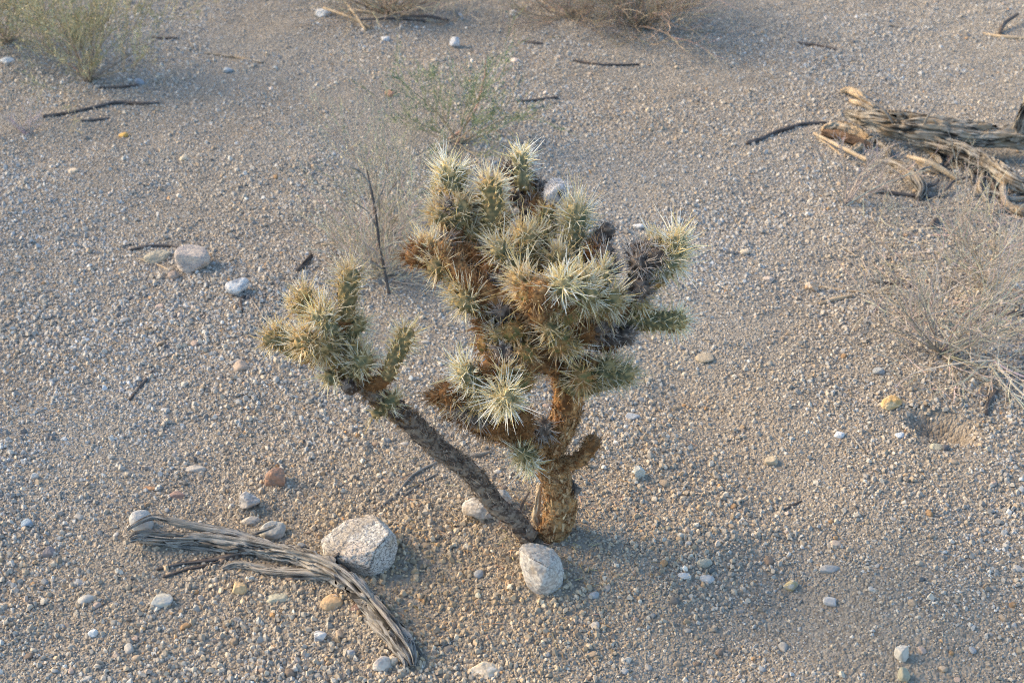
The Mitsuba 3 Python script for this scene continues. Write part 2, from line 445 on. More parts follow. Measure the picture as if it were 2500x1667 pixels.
def place_rock(name, box, color, label, cat='stone', seed=0, sub=3, mat='rock_mat', sink=0.25, tilt=0.0, planes=10, rough=0.09, group=None,
               two=None, vary=0.12, soft=24.0, cmax=1.0, cut=(0.52, 0.95)):
    x0, y0, x1, y1 = box
    cx, cy = (x0 + x1) / 2, (y0 + y1) / 2
    p = gnd(cx, y1)
    s = px_per_m(p)
    a = (x1 - x0) / 2 / s
    el = math.asin(np.clip(-unit(p - CAM)[2], 0, 1))
    hh = (y1 - y0) / 2 / s
    b = min(a * 0.85, hh / math.sin(el) * 0.85)
    c = math.sqrt(max(hh ** 2 - (b * math.sin(el)) ** 2, 0)) / math.cos(el)
    c = float(np.clip(c, 0.4 * a, cmax * 1.2 * a))
    q = gnd(cx, cy, c * (1 - 2 * sink))
    v, f, d = rock_mesh(a * 1.04, b, c, seed + 1, sub, planes, rough, soft, tilt=tilt, cut=cut)
    col = np.asarray(color, float)
    k = meshkit.fbm(d * 3 + seed, 4, seed + 2) - 0.5
    cv = col * (1 + 2.4 * vary * k[:, None])
    if two is not None:
        w = np.clip((meshkit.fbm(d * 1.7 + 3 * seed, 3, seed + 8) - 0.46) * 7, 0, 1)[:, None]
        cv = cv * (1 - w) + np.asarray(two) * w
    return put(name, (v + q, f), mat, smooth=True, color=np.clip(cv, 0.01, 0.85) if mat == 'rock_mat' else None, label=label, cat=cat, group=group)


GREY, WHITE, TAN, ORANGE, BLUE, RED, PINK, DARK, GREENISH = ((0.36, 0.34, 0.32), (0.48, 0.465, 0.44), (0.48, 0.38, 0.27), (0.60, 0.36, 0.12), (0.33, 0.37, 0.40),
                                                     (0.36, 0.215, 0.15), (0.50, 0.42, 0.37), (0.14, 0.14, 0.15), (0.36, 0.35, 0.27))
taken_px = []


def rock(box, color, label, name='stone', **k):
    taken_px.append(box)
    return place_rock(name, box, color, label, seed=len(taken_px) * 3, **k)


HULLS = {
    'granite': [(782, 1318, -.005), (812, 1291, -.02), (850, 1268, -.03), (910, 1254, -.036), (945, 1281, -.03), (967, 1308, -.012), (973, 1338, 0), (964, 1368, .008), (940, 1402, .012),
                (905, 1420, .015), (860, 1412, .015), (822, 1385, .018), (790, 1358, .012), (952, 1303, .018), (918, 1341, .036), (903, 1388, .040), (800, 1336, .020), (836, 1366, .036), (870, 1330, .022), (880, 1300, .004)],
    'stone': [(1266, 1338, -.01), (1276, 1327, -.02), (1295, 1324, -.026), (1329, 1329, -.028), (1350, 1338, -.024), (1369, 1362, -.012), (1378, 1394, -.004), (1374, 1436, .004), (1346, 1458, .010), (1311, 1454, .012),
              (1284, 1428, .012), (1268, 1376, .004), (1296, 1362, .026), (1338, 1385, .034), (1322, 1428, .034), (1352, 1410, .026)],
}


def hull_rock(name, which, depth_at, thick, mat, label, seed, cat, edge=.006, smooth_it=5, rough=.0022):
    """A rock as the hull of its corners (pixel, pixel, metres towards the lens from its middle) and of a rounded back."""
    pts = HULLS[which]
    q = gnd(*depth_at)
    w0 = float((q - CAM) @ FWD)
    P = np.array([CAM + ray(x, y) * (w0 - d) for x, y, d in pts])
    mid = P.mean(0)
    back = mid + (P - mid) * .72 + FWD * thick * .8 + np.array([0, 0, -.25 * thick])
    m = trimesh.convex.convex_hull(np.vstack([P, back]))
    v, f = trimesh.remesh.subdivide_to_size(m.vertices, m.faces, edge)
    m = trimesh.Trimesh(v, f)
    if smooth_it > 10:
        trimesh.smoothing.filter_humphrey(m, alpha=.05, beta=.5, iterations=smooth_it)
    else:
        trimesh.smoothing.filter_taubin(m, iterations=smooth_it)
    v = np.array(m.vertices)
    n = np.array(m.vertex_normals)
    v = v + n * (rough * 2 * (meshkit.fbm(v * 60 + seed, 4, seed) - .5) + rough * .8 * (meshkit.fbm(v * 260 + seed, 2, seed + 2) - .5))[:, None]
    b = np.array(pts)
    taken_px.append((b[:, 0].min(), b[:, 1].min(), b[:, 0].max(), b[:, 1].max()))
    return put(name, (v, np.array(m.faces)), mat, smooth=True, label=label, cat=cat)


hull_rock('rock', 'granite', (877, 1375), .06, 'granite', 'big angular speckled white granite rock behind the grey dead branch', 3, 'rock', edge=.006)
hull_rock('stone', 'stone', (1320, 1425), .035, 'stone_mat', 'smooth upright pale grey stone right in front of the cactus trunk', 5, 'stone', edge=.006, smooth_it=30, rough=.0018)
rock((1128, 1212, 1214, 1273), (0.50, 0.47, 0.43), 'angular pale stone just behind the leaning cactus arm, lower left of a pair', sub=4, mat='stone_mat', planes=7, sink=0.2)
rock((1190, 1188, 1254, 1250), GREY, 'flat grey stone behind the leaning cactus arm, upper right of a pair', sub=4, mat='stone_mat', planes=8, sink=0.3)
rock((318, 1241, 378, 1305), WHITE, 'white rounded stone under the left end of the grey dead branch', sub=4, soft=8, rough=.03, sink=.3)
rock((634, 1274, 698, 1322), (0.40, 0.39, 0.36), 'knobbly grey stone leaning behind the middle of the dead branch', sub=4, rough=.12, sink=.3)
rock((578, 1199, 634, 1250), (0.42, 0.40, 0.385), 'lumpy pale grey stone above the dead branch, below the reddish clod', sub=4, rough=.1, two=(.26, .25, .25))
rock((647, 1142, 706, 1192), RED, 'reddish brown crumbly clod left of the leaning cactus arm', sub=4, rough=.12, soft=8, two=(.27, .19, .15))
rock((781, 1450, 836, 1488), (0.50, 0.35, 0.21), 'tan orange rounded stone inside the bend of the dead branch', sub=3, soft=8, rough=.08)
rock((854, 1472, 886, 1494), (.27, .18, .15), 'small dark reddish stone tucked against the bend of the dead branch', sub=3)
rock((910, 1594, 955, 1645), (0.60, 0.54, 0.48), 'pinkish white blocky stone at the foot of the dead branch', sub=4, soft=12, two=(.48, .42, .38))
rock((946, 1592, 972, 1632), (.50, .43, .35), 'tan slab of stone wedged behind the pinkish white stone', sub=3)
rock((368, 1448, 422, 1488), (.34, .37, .38), 'flat bluish grey streaked stone below the dead twigs on the left', sub=3, sink=.45, two=(.5, .47, .40))
rock((566, 1421, 603, 1453), (.56, .41, .24), 'small angular honey coloured stone under the dead branch fork', sub=3, soft=20)
rock((648, 1446, 703, 1476), (.37, .36, .29), 'flat greenish grey stone half buried below the dead branch', sub=3, sink=.5)
rock((761, 1535, 798, 1567), (.56, .555, .55), 'white pebble with a dark bluish side below the dead branch', sub=3, two=(.25, .27, .31))
rock((842, 1583, 868, 1606), (.33, .34, .36), 'small round blue grey pebble left of the pinkish white stone', sub=3, soft=8)
rock((1142, 1614, 1224, 1662), (.56, .47, .36), 'pale tan flat stone at the bottom edge of the picture', sub=4, sink=.45, two=(.62, .57, .5))
rock((418, 597, 512, 671), (.44, .385, .34), 'large cracked tan grey rock far left behind the cactus', 'rock', cat='rock', sub=5, planes=10, rough=.07, sink=.2, two=(.33, .30, .29), soft=18)
rock((352, 606, 424, 654), (.40, .36, .28), 'low crumbly yellowish lump beside the large tan grey rock', sub=4, rough=.13, sink=.5, soft=7)
rock((406, 660, 438, 686), (.38, .30, .25), 'small brown stone in front of the large tan grey rock', sub=3, soft=8)
rock((551, 676, 611, 720), (.56, .57, .58), 'white topped bluish stone standing alone left of the cactus', sub=4, soft=16, sink=.1, two=(.33, .34, .37))
rock((568, 876, 613, 912), (.40, .32, .26), 'brown buried clod left of the small cactus crown', sub=3, sink=.45, soft=7)
rock((2149, 966, 2203, 1003), (.48, .32, .15), 'bright orange knobbly stone on the right, above the scooped hollow', sub=4, rough=.22, soft=9, two=(.60, .46, .28), sink=.2)
rock((1966, 683, 2000, 716), (.62, .53, .45), 'cream coloured stone at the end of the straw on the right', sub=3, two=(.5, .35, .23))
rock((1542, 1134, 1575, 1171), (.45, .455, .42), 'pale angular upright stone right of the cactus trunk', sub=4, soft=40, sink=.15, planes=6, cut=(.36, .8))
rock((2180, 1565, 2220, 1627), (.49, .465, .42), 'long white stone near the lower right corner', sub=4, soft=14, rough=.09)
rock((2186, 1628, 2222, 1667), (.36, .34, .26), 'olive grey rounded stone below the long white stone', sub=3, soft=8)
rock((1912, 1412, 1951, 1450), (.46, .37, .20), 'yellowish brown stone half buried in the sandy trail', sub=3, sink=.4, two=(.5, .45, .38))
rock((1700, 1358, 1739, 1389), (.34, .33, .28), 'flat olive grey stone, upper one of two right of the trunk foot', sub=3, sink=.5)
rock((1704, 1402, 1744, 1426), (.47, .46, .45), 'light grey flattened stone, lower one of two right of the trunk foot', sub=3, sink=.4)
rock((1730, 1386, 1746, 1402), (.10, .12, .13), 'tiny dark slate pebble between two flat stones', 'pebble', cat='pebble', sub=2)
rock((1522, 1004, 1562, 1028), (.38, .40, .42), 'blue grey split stone right of the upper trunk', sub=3, sink=.3)
rock((1700, 862, 1748, 888), (.36, .31, .24), 'flat brown stone right of the lowest green joint', sub=3, sink=.45)
rock((1865, 1112, 1900, 1140), (.44, .37, .27), 'tan wedge of stone on the rim of the sandy trail', sub=3, sink=.3)
rock((2182, 1053, 2208, 1070), (.52, .56, .60), 'pale blue pebble left of the scooped hollow', 'pebble', cat='pebble', sub=3, sink=.3)
rock((2268, 1082, 2300, 1100), (.36, .35, .28), 'flat grey green stone on the lower rim of the scooped hollow', sub=3, sink=.3)
rock((2298, 1084, 2316, 1102), (.12, .12, .13), 'dark round pebble touching the lower rim of the scooped hollow', 'pebble', cat='pebble', sub=2)
rock((51, 1265, 82, 1289), (.24, .31, .39), 'blue slate pebble near the left edge', 'pebble', cat='pebble', sub=3, soft=20)
rock((102, 1332, 135, 1364), (.25, .22, .22), 'dark brown grey stone below the blue slate pebble', sub=3, sink=.35)
rock((74, 1153, 94, 1172), (.52, .50, .47), 'square white pebble near the left edge', 'pebble', cat='pebble', sub=3, soft=22)
rock((215, 1535, 240, 1556), (.58, .60, .60), 'pale blue white pebble in the lower left', 'pebble', cat='pebble', sub=3)
rock((450, 1138, 502, 1156), (.42, .39, .35), 'flat pale slab of stone above the dead branch', sub=3, sink=.5)
rock((350, 1186, 384, 1200), (.40, .24, .14), 'thin rust coloured stone flake above the dead branch', sub=3, sink=.4)
rock((414, 1198, 454, 1219), (.30, .21, .18), 'dark maroon stone flake right of the rust coloured flake', sub=3, sink=.4)
rock((585, 1258, 636, 1282), (.45, .41, .36), 'low pale stone touching the dead branch from behind', sub=3, sink=.45)
rock((1655, 1395, 1690, 1414), (.52, .51, .50), 'light grey pebble left of the two flat stones', 'pebble', cat='pebble', sub=3)
rock((2020, 1318, 2054, 1340), (.42, .35, .29), 'brownish stone on the right of the sandy trail', sub=3, sink=.4)
rock((2010, 1452, 2050, 1482), (.46, .44, .42), 'large grey pebble in the sandy trail, lower right', 'pebble', cat='pebble', sub=3)
rock((2000, 1380, 2060, 1400), (.38, .36, .34), 'low grey stone in the middle of the sandy trail', sub=3, sink=.5)
rock((770, 18, 808, 46), (.54, .56, .58), 'white blurred stone at the left end of the dead brush pile', sub=3, sink=.35)
rock((1098, 90, 1124, 120), (.48, .50, .54), 'standing pale blue stone behind the sparse green bush', sub=3, sink=.15)
rock((1244, 24, 1264, 42), (.60, .57, .54), 'whitish pebble between the two dead brush piles', 'pebble', cat='pebble', sub=3)
rock((1116, 34, 1134, 52), (.46, .47, .50), 'grey pebble at the right end of the dead brush pile', 'pebble', cat='pebble', sub=3)
rock((930, 86, 952, 104), (.52, .53, .55), 'light pebble left of the sparse green bush', 'pebble', cat='pebble', sub=3)
rock((940, 220, 966, 238), (.36, .22, .16), 'small red brown stone left of the sparse green bush', sub=3)
rock((328, 190, 352, 212), (.30, .33, .38), 'blue grey pebble at the end of a dark stick by the yellow green shrub', 'pebble', cat='pebble', sub=3)
rock((290, 322, 314, 338), (.55, .35, .12), 'orange pebble in the upper left, below the long dark stick', 'pebble', cat='pebble', sub=3)
rock((544, 164, 566, 182), (.36, .40, .44), 'blue grey pebble below the tan stick in the upper left', 'pebble', cat='pebble', sub=3)
rock((436, 378, 458, 394), (.56, .48, .36), 'cream pebble in the open gravel of the upper left', 'pebble', cat='pebble', sub=3)
rock((164, 410, 190, 424), (.58, .48, .36), 'tan pebble near the left edge, upper left', 'pebble', cat='pebble', sub=3)
rock((0, 142, 38, 156), (.50, .54, .58), 'pale bluish flat stone left of the yellow green shrub stems', sub=3, sink=.45)
rock((1246, 142, 1268, 154), (.60, .50, .44), 'pinkish pebble behind the cactus, right of the green bush', 'pebble', cat='pebble', sub=3)
rock((1806, 608, 1832, 626), (.56, .47, .36), 'cream tan pebble in the gravel right of the cactus', 'pebble', cat='pebble', sub=3)
rock((1862, 674, 1890, 692), (.50, .42, .36), 'pinkish tan pebble left of the cream coloured stone', 'pebble', cat='pebble', sub=3)
rock((1545, 545, 1572, 562), (.58, .58, .58), 'pale pebble just behind the right side of the cactus crown', 'pebble', cat='pebble', sub=3)
rock((2036, 1050, 2062, 1070), (.55, .57, .60), 'small pale blue pebble between orange stone and trail', 'pebble', cat='pebble', sub=3)


# pebbles: the largest of the rest, each described from the nearest landmark
def make_pebbles(n):
    g = np.random.default_rng(23)
    kinds = [('pale grey', (.47, .45, .42), 5), ('white', (.56, .54, .51), 1.4), ('tan', (.46, .37, .28), 4), ('dark grey', (.20, .195, .19), 1.6),
             ('bluish grey', (.38, .40, .42), 2.4), ('orange brown', (.46, .30, .17), .9), ('pinkish', (.52, .41, .35), 1.6), ('brown', (.31, .24, .19), 1.8)]
    w = np.array([k[2] for k in kinds]); w = w / w.sum()
    marks = [('the cactus trunk', 1351, 1300), ('the speckled granite rock', 877, 1335), ('the dead branch left end', 330, 1330), ('the dead branch foot', 1000, 1600),
             ('the leaning cactus arm', 1010, 1060), ('the white topped stone', 581, 700), ('the large tan grey rock', 465, 635), ('the yellow green shrub', 210, 190),
             ('the sparse green bush', 1130, 330), ('the pile of dead roots', 2330, 420), ('the dry shrub', 2294, 860), ('the orange stone', 2176, 985),
             ('the scooped hollow', 2296, 1055), ('the long white stone', 2200, 1595), ('the pale upright stone', 1558, 1152), ('the yellowish brown stone', 1931, 1430),
             ('the blue slate pebble', 66, 1277), ('the bottom edge middle', 1480, 1640)]
    out, pts = [], []
    while len(out) < n:
        px, py = g.uniform(10, 2490), 1660 - 1350 * g.random() ** 1.7
        if any(b[0] - 25 < px < b[2] + 25 and b[1] - 25 < py < b[3] + 25 for b in taken_px):
            continue
        if any(abs(px - q[0]) < 26 and abs(py - q[1]) < 20 for q in pts):
            continue
        pts.append((px, py))
        out.append((px, py, g.choice(len(kinds), p=w), float(np.clip(np.exp(g.normal(math.log(0.0058), .25)), .0046, .0105))))
    named = {}
    for i, (px, py, k, r) in enumerate(out):
        m = min(marks, key=lambda q: math.hypot(px - q[1], (py - q[2]) * 1.3))
        dx, dy = px - m[1], (py - m[2]) * 1.3
        side = ('left of' if dx < 0 else 'right of') if abs(dx) > abs(dy) else ('behind' if dy < 0 else 'in front of')
        named.setdefault((kinds[k][0], side, m[0]), []).append((math.hypot(dx, dy), i))
    words = {}
    order = ['', 'second ', 'third ', 'fourth ', 'fifth ', 'sixth ', 'seventh ', 'eighth ', 'ninth ', 'tenth ', 'eleventh ', 'twelfth ']
    for (c, side, m), lst in named.items():
        for j, (_, i) in enumerate(sorted(lst)):
            words[i] = f'{c} pebble {side} {m}, {order[min(j, 11)]}nearest such'
    for i, (px, py, k, r) in enumerate(out):
        p = gnd(px, py)
        v, f, d = rock_mesh(r * g.uniform(.9, 1.3), r * g.uniform(.75, 1.0), r * g.uniform(.55, .85), 900 + i, 2, 8, .10, 26.0, spin=g.uniform(0, 6.28))
        a = g.uniform(0, 6.28)
        R = np.array([[math.cos(a), -math.sin(a), 0], [math.sin(a), math.cos(a), 0], [0, 0, 1]])
        c = .70 * np.array(kinds[k][1]) * np.exp(g.normal(0, .13)) * (1 + 0.35 * (meshkit.fbm(d * 2.5 + i, 3, i) - .5)[:, None])
        put('pebble', (v @ R.T + p + [0, 0, r * g.uniform(-.1, .25)], f), 'grain_mat', smooth=True, color=np.clip(c, .02, .8), label=words[i], cat='pebble', group='larger pebbles lying among the gravel')


make_pebbles(190)

# ------------------------------------------------------------------ the cactus
CACTUS = thing('cholla_cactus', 'small spiny cholla cactus with rusty trunk, leaning side arm and straw coloured spiny joints', 'cactus')


def c3(x, y, d):
    return at(x, y, Y0 + d)


def curve(pts, n):
    return spline(np.array([c3(*p[:3]) for p in pts]), n)


# spine colours: (base, tip), alternative mix, density and length of each kind of joint
KINDS = {
    'white': dict(base=(.64, .55, .33), tip=(.88, .87, .79), alt=(.80, .70, .40), body=(.11, .125, .075), fuzz=(.56, .43, .22), n=10.5, L=.0225, r=.00078, fz=4),
    'straw': dict(base=(.56, .42, .22), tip=(.82, .76, .60), alt=(.66, .52, .27), body=(.105, .105, .052), fuzz=(.48, .33, .15), n=9.5, L=.0190, r=.00064, fz=5),
    'green': dict(base=(.46, .39, .22), tip=(.79, .75, .62), alt=(.62, .54, .33), body=(.088, .098, .054), fuzz=(.44, .32, .14), n=8.5, L=.0190, r=.00064, fz=4),
    'rust': dict(base=(.22, .10, .034), tip=(.42, .27, .14), alt=(.22, .10, .034), body=(.11, .058, .024), fuzz=(.26, .12, .04), n=7, L=.0155, r=.00055, fz=6),
    'bare': dict(base=(.42, .25, .10), tip=(.70, .59, .41), alt=(.42, .25, .11), body=(.115, .125, .048), fuzz=(.37, .20, .075), n=6, L=.0165, r=.00058, fz=6),
    'dead': dict(base=(.19, .155, .135), tip=(.54, .49, .45), alt=(.36, .31, .28), body=(.045, .037, .034), fuzz=(.22, .18, .15), n=7, L=.0140, r=.00055, fz=5),
    'limb': dict(base=(.22, .11, .042), tip=(.41, .28, .155), alt=(.29, .18, .09), body=(.13, .07, .03), fuzz=(.29, .16, .07), n=5, L=.0125, r=.0005, fz=8),
    'greylimb': dict(base=(.22, .17, .135), tip=(.50, .43, .36), alt=(.33, .265, .215), body=(.06, .045, .04), fuzz=(.25, .18, .115), n=5, L=.0145, r=.0005, fz=5),
}
spine_count = 0


def spine_mesh(O, D, K, g, scale=1.0, spread=0.62, young=None, dens=1.0):
    """Spines and fuzz from the areoles O with normals D."""
    global spine_count
    parts = []
    tone = math.exp(g.normal(0, .13))
    for what in ('spine', 'fuzz'):
        n = max(1, int(round((K['n'] if what == 'spine' else K['fz']) * dens)))
        o = np.repeat(O, n, 0); d = np.repeat(D, n, 0)
        m = len(o)
        t = unit(g.standard_normal((m, 3)))
        sp = spread * (g.random((m, 1)) ** 0.6) * (1.5 if what == 'fuzz' else 1.25)
        d = unit(d + t * sp)
        if what == 'spine':
            L = K['L'] * scale * np.clip(g.normal(.80, .33, m), .22, 1.55) * (1.0 if young is None else np.repeat(young, n))
            longs = g.random(m) < .34
            L = L * np.where(longs, 1.22, .55)
            r = K['r'] * g.uniform(.8, 1.2, m) * np.where(longs, 1.18, .78)
            pick = g.random((m, 1))
            tip = np.where(pick < .74, np.array(K['tip']), np.array(K['alt'])) * np.exp(g.normal(0, .12, (m, 1)))
            bas = np.array(K['base']) * np.exp(g.normal(0, .2, (m, 1)))
            gold = (g.random((m, 1)) < .22) & (K['tip'][0] > .6)
            end = np.where(gold, np.array([.66, .50, .16]), tip)
            q = np.where(longs, 1.0, .35)[:, None]
            C = np.stack([bas * (1 - .5 * q) + tip * .5 * q, end * (.45 + .55 * q) + bas * (.55 - .55 * q)], 1)
        else:
            L = K['L'] * scale * g.uniform(.16, .48, m)
            r = np.full(m, .00045)
            C = np.stack([np.array(K['fuzz']) * np.exp(g.normal(0, .25, (m, 1)))] * 2, 1)
        P = np.stack([o - d * .001, o + d * L[:, None]], 1)
        R = np.stack([r, r * .18], 1)
        parts.append(hairs(P, R, np.clip(C * tone, .01, .87)))
        spine_count += m
    return join(parts)


def joint(c, r, kind, seed, parent=CACTUS, name='stem_joint', scale=1.0, taper=0.8, label=None, dens=1.0, bare_base=0.0, tub=1.0):
    """One cactus joint along the centre line c (n x 3): tubercled body, and its spines as a sub-part."""
    g = np.random.default_rng(seed)
    K = KINDS[kind]
    s = np.r_[0, np.cumsum(np.linalg.norm(np.diff(c, axis=0), axis=1))]
    Ltot = s[-1]
    n = int(np.clip(Ltot / .0023, 14, 60))
    c = spline(c, n)
    s = np.linspace(0, Ltot, n)
    m = 18
    prof = r * (taper + (1 - taper) * np.clip(s / (Ltot * .5), 0, 1))
    capL = min(r * 1.25, Ltot * .45)
    e = np.clip((s - (Ltot - capL)) / capL, 0, 1)
    prof = prof * np.sqrt(np.clip(1 - e ** 2, 0.0, 1)) + r * .04
    b = np.clip((r * .7 - s) / (r * .7), 0, 1)
    prof = prof * np.sqrt(np.clip(1 - (b * .8) ** 2, 0, 1))
    t, x, y = frames(c)
    # areoles on a staggered lattice
    step = .0070
    rows = np.arange(.35 * step, Ltot - capL, step)
    phi = np.arange(.25 * step / r, 1.5, .0052 / r)
    rows = np.r_[rows, Ltot - capL + capL * np.sin(phi)]
    A = []
    for k, sr in enumerate(rows):
        rr = np.interp(sr, s, prof)
        q = max(3, int(round(2 * np.pi * rr / .0090)))
        for j in range(q):
            A.append((sr + g.normal(0, .0006), 2 * np.pi * (j + .5 * (k % 2)) / q + g.normal(0, .07)))
    A.append((Ltot, 0.0))
    A = np.array(A)
    th = np.arange(m) / m * 2 * np.pi
    S, TH = np.meshgrid(s, th, indexing='ij')
    dth = (TH[..., None] - A[:, 1] + np.pi) % (2 * np.pi) - np.pi
    dist2 = (dth * np.maximum(prof, .002)[:, None, None]) ** 2 + (S[..., None] - A[:, 0]) ** 2
    bump = np.exp(-dist2 / .0033 ** 2).sum(-1)
    R = prof[:, None] * 1.0 + .0044 * tub * (np.clip(bump, 0, 1) - .45) * np.clip(prof / r, .15, 1)[:, None]
    v, f, uv = sweep(c, np.maximum(R, .0003))
    body = np.array(K['body'])
    cb = np.clip(bump, 0, 1).reshape(-1, 1)
    old = np.clip(1 - S.reshape(-1, 1) / Ltot * 1.2, 0, 1) ** 1.5
    nz = (meshkit.noise(v[:-2] * 140, seed) - .5)[:, None]
    # older skin towards the base is browner; the areoles carry brown felt
    col = body * (1 + .5 * nz) * (1 - .35 * old) + np.array([.16, .085, .03]) * .35 * old
    core = np.clip(cb * 1.6 - .75, 0, 1)
    col = col * (1 - .8 * core) + np.array(K['fuzz']) * .8 * core
    col = np.vstack([col, col[:1], col[-1:]])
    k0 = put(name, (v, f), 'stem_mat', parent=parent, smooth=True, color=np.clip(col, .01, .8), label=label)
    # spines
    i = np.clip(np.searchsorted(s, A[:, 0]), 0, n - 1)
    rad = np.interp(A[:, 0], s, prof) + .0012
    nr = x[i] * np.cos(A[:, 1])[:, None] + y[i] * np.sin(A[:, 1])[:, None]
    O = c[i] + nr * rad[:, None]
    e = np.clip((A[:, 0] - (Ltot - capL)) / capL, 0, 1)[:, None]
    D = unit(nr * np.sqrt(np.clip(1 - e ** 2, 0, 1)) + t[i] * (e + .30))
    young = .46 + .62 * np.clip((A[:, 0] - (Ltot - .045)) / .036, 0, 1) ** 1.2        # the long spines stand near the growing tip
    keep = g.random(len(A)) > .10
    sv, sf, sc = spine_mesh(O[keep], D[keep], K, g, scale, dens=dens, young=young[keep])
    put('spines', (sv, sf), 'spine_mat', parent=k0, color=sc, kind='stuff', smooth=True)
    return k0


def limb_bark(pts, radii, name, mat, seed, knob=.18, n=90, m=40, label=None):
    g = np.random.default_rng(seed)
    c4 = spline(np.column_stack([np.array([c3(*p) for p in pts]), radii]), n)
    c, r = c4[:, :3], c4[:, 3]
    th = np.arange(m) / m * 2 * np.pi
    s = np.r_[0, np.cumsum(np.linalg.norm(np.diff(c, axis=0), axis=1))]
    S, TH = np.meshgrid(s, th, indexing='ij')
    q = np.stack([np.cos(TH) * 2.0, np.sin(TH) * 2.0, S * 85], -1)
    d = meshkit.fbm(q + seed, 3, seed) - .5
    q2 = np.stack([np.cos(TH) * 4.5, np.sin(TH) * 4.5, S * 160], -1)
    d2 = np.abs(meshkit.fbm(q2 + 2 * seed, 3, seed + 3) - .5)
    R = r[:, None] * (1 + knob * 2.2 * d - knob * 1.6 * d2 + .06)
    v, f, uv = sweep(c, R)
    k0 = put(name, (v, f), mat, parent=CACTUS, smooth=True, uv=uv, label=label)
    return k0, c, r


def limb_spines(k0, c, r, kind, seed, s0=0.0, s1=1.0, per_m2=16000, scale=1.0, dens=1.0, name='spines'):
    g = np.random.default_rng(seed)
    n = len(c)
    t, x, y = frames(c)
    L = np.linalg.norm(np.diff(c, axis=0), axis=1).sum()
    cnt = int(2 * np.pi * r.mean() * L * (s1 - s0) * per_m2)
    i = g.integers(int(s0 * (n - 1)), int(s1 * (n - 1)) + 1, cnt)
    a = g.uniform(0, 2 * np.pi, cnt)
    nr = x[i] * np.cos(a)[:, None] + y[i] * np.sin(a)[:, None]
    sv, sf, sc = spine_mesh(c[i] + nr * (r[i] * .97)[:, None], unit(nr + .25 * t[i]), KINDS[kind], g, scale, spread=.85, dens=dens)
    put(name, (sv, sf), 'spine_mat', parent=k0, color=sc, kind='stuff', smooth=True)


def flakes(k0, c, r, cols, cnt, s0, s1, seed, size):
    """Peeling scales of bark: thin wedges lifted at one end."""
    g = np.random.default_rng(seed)
    n = len(c)
    t, x, y = frames(c)
    i = g.integers(int(s0 * (n - 1)), max(int(s1 * (n - 1)), int(s0 * (n - 1)) + 1), cnt)
    a = g.uniform(0, 2 * np.pi, cnt)
    nr = x[i] * np.cos(a)[:, None] + y[i] * np.sin(a)[:, None]
    tt = unit(t[i] * np.where(g.random((cnt, 1)) < .7, 1, -1) + g.normal(0, .35, (cnt, 3)))
    tt = unit(tt - nr * (tt * nr).sum(1, keepdims=True))
    w = np.cross(nr, tt)
    L, W = size * g.uniform(.5, 1.5, (cnt, 1)), size * g.uniform(.25, .55, (cnt, 1))
    lift = g.uniform(.08, .5, (cnt, 1))
    o = c[i] + nr * (r[i, None] * g.uniform(.93, 1.02, (cnt, 1)))
    th = .0007
    v = []
    for u, q in ((0, -1), (0, 1), (1, -.6), (1, .6)):
        p = o + tt * L * u + w * W * .5 * q + nr * L * u * lift + nr * .0012
        v += [p, p - nr * th * 2]
    v = np.stack(v, 1).reshape(-1, 3)
    f = np.array([[0, 2, 6], [0, 6, 4], [1, 5, 7], [1, 7, 3], [4, 6, 7], [4, 7, 5], [0, 4, 5], [0, 5, 1], [2, 3, 7], [2, 7, 6], [0, 1, 3], [0, 3, 2]])
    f = (f[None] + (np.arange(cnt) * 8)[:, None, None]).reshape(-1, 3)
    col = np.asarray(cols)[g.integers(0, len(cols), cnt)] * np.exp(g.normal(0, .2, (cnt, 1)))
    put('bark_scales', (v, f), 'twig_mat', parent=k0, color=np.repeat(np.clip(col, .01, .8), 8, 0), kind='stuff')


# trunk and the leaning arm
TR = [(1346, 1345, 0), (1350, 1300, 0), (1368, 1245, 0), (1362, 1180, .002), (1336, 1116, .004), (1358, 1062, .008), (1384, 1005, .012), (1384, 947, .014), (1377, 890, .018), (1366, 835, .024)]
k_tr, c_tr, r_tr = limb_bark(TR, [.0235, .0215, .0225, .0205, .0190, .0200, .0190, .0185, .018, .016], 'trunk', 'bark', 5, .20, 130, 48)
limb_spines(k_tr, c_tr, r_tr, 'limb', 51, .36, 1.0, 15000, .9)
limb_spines(k_tr, c_tr, r_tr, 'limb', 52, .08, .40, 20000, .45, name='short_spines')
flakes(k_tr, c_tr, r_tr, [(.40, .27, .14), (.30, .17, .08), (.47, .35, .21), (.16, .09, .05), (.36, .24, .14)], 520, .02, .75, 91, .0085)
ARM = [(1292, 1312, -.012), (1252, 1264, -.012), (1208, 1230, -.012), (1152, 1156, -.012), (1080, 1102, -.008), (1004, 1032, -.004), (925, 968, 0), (878, 925, .004), (850, 880, .008), (812, 845, .012), (778, 812, .016)]
k_ar, c_ar, r_ar = limb_bark(ARM, [.0150, .0138, .0138, .0138, .0140, .0140, .0140, .0145, .0150, .0145, .0130], 'leaning_arm', 'arm_bark', 9, .17, 150, 40)
flakes(k_ar, c_ar, r_ar, [(.07, .055, .048), (.12, .09, .07), (.20, .15, .12), (.30, .26, .22)], 200, .02, .75, 92, .006)
limb_spines(k_ar, c_ar, r_ar, 'greylimb', 53, .24, .62, 12000, 1.15)
limb_spines(k_ar, c_ar, r_ar, 'limb', 54, .60, 1.0, 15000, 1.05, name='rusty_spines')
limb_spines(k_ar, c_ar, r_ar, 'greylimb', 55, .08, .28, 2600, .6, name='short_spines')

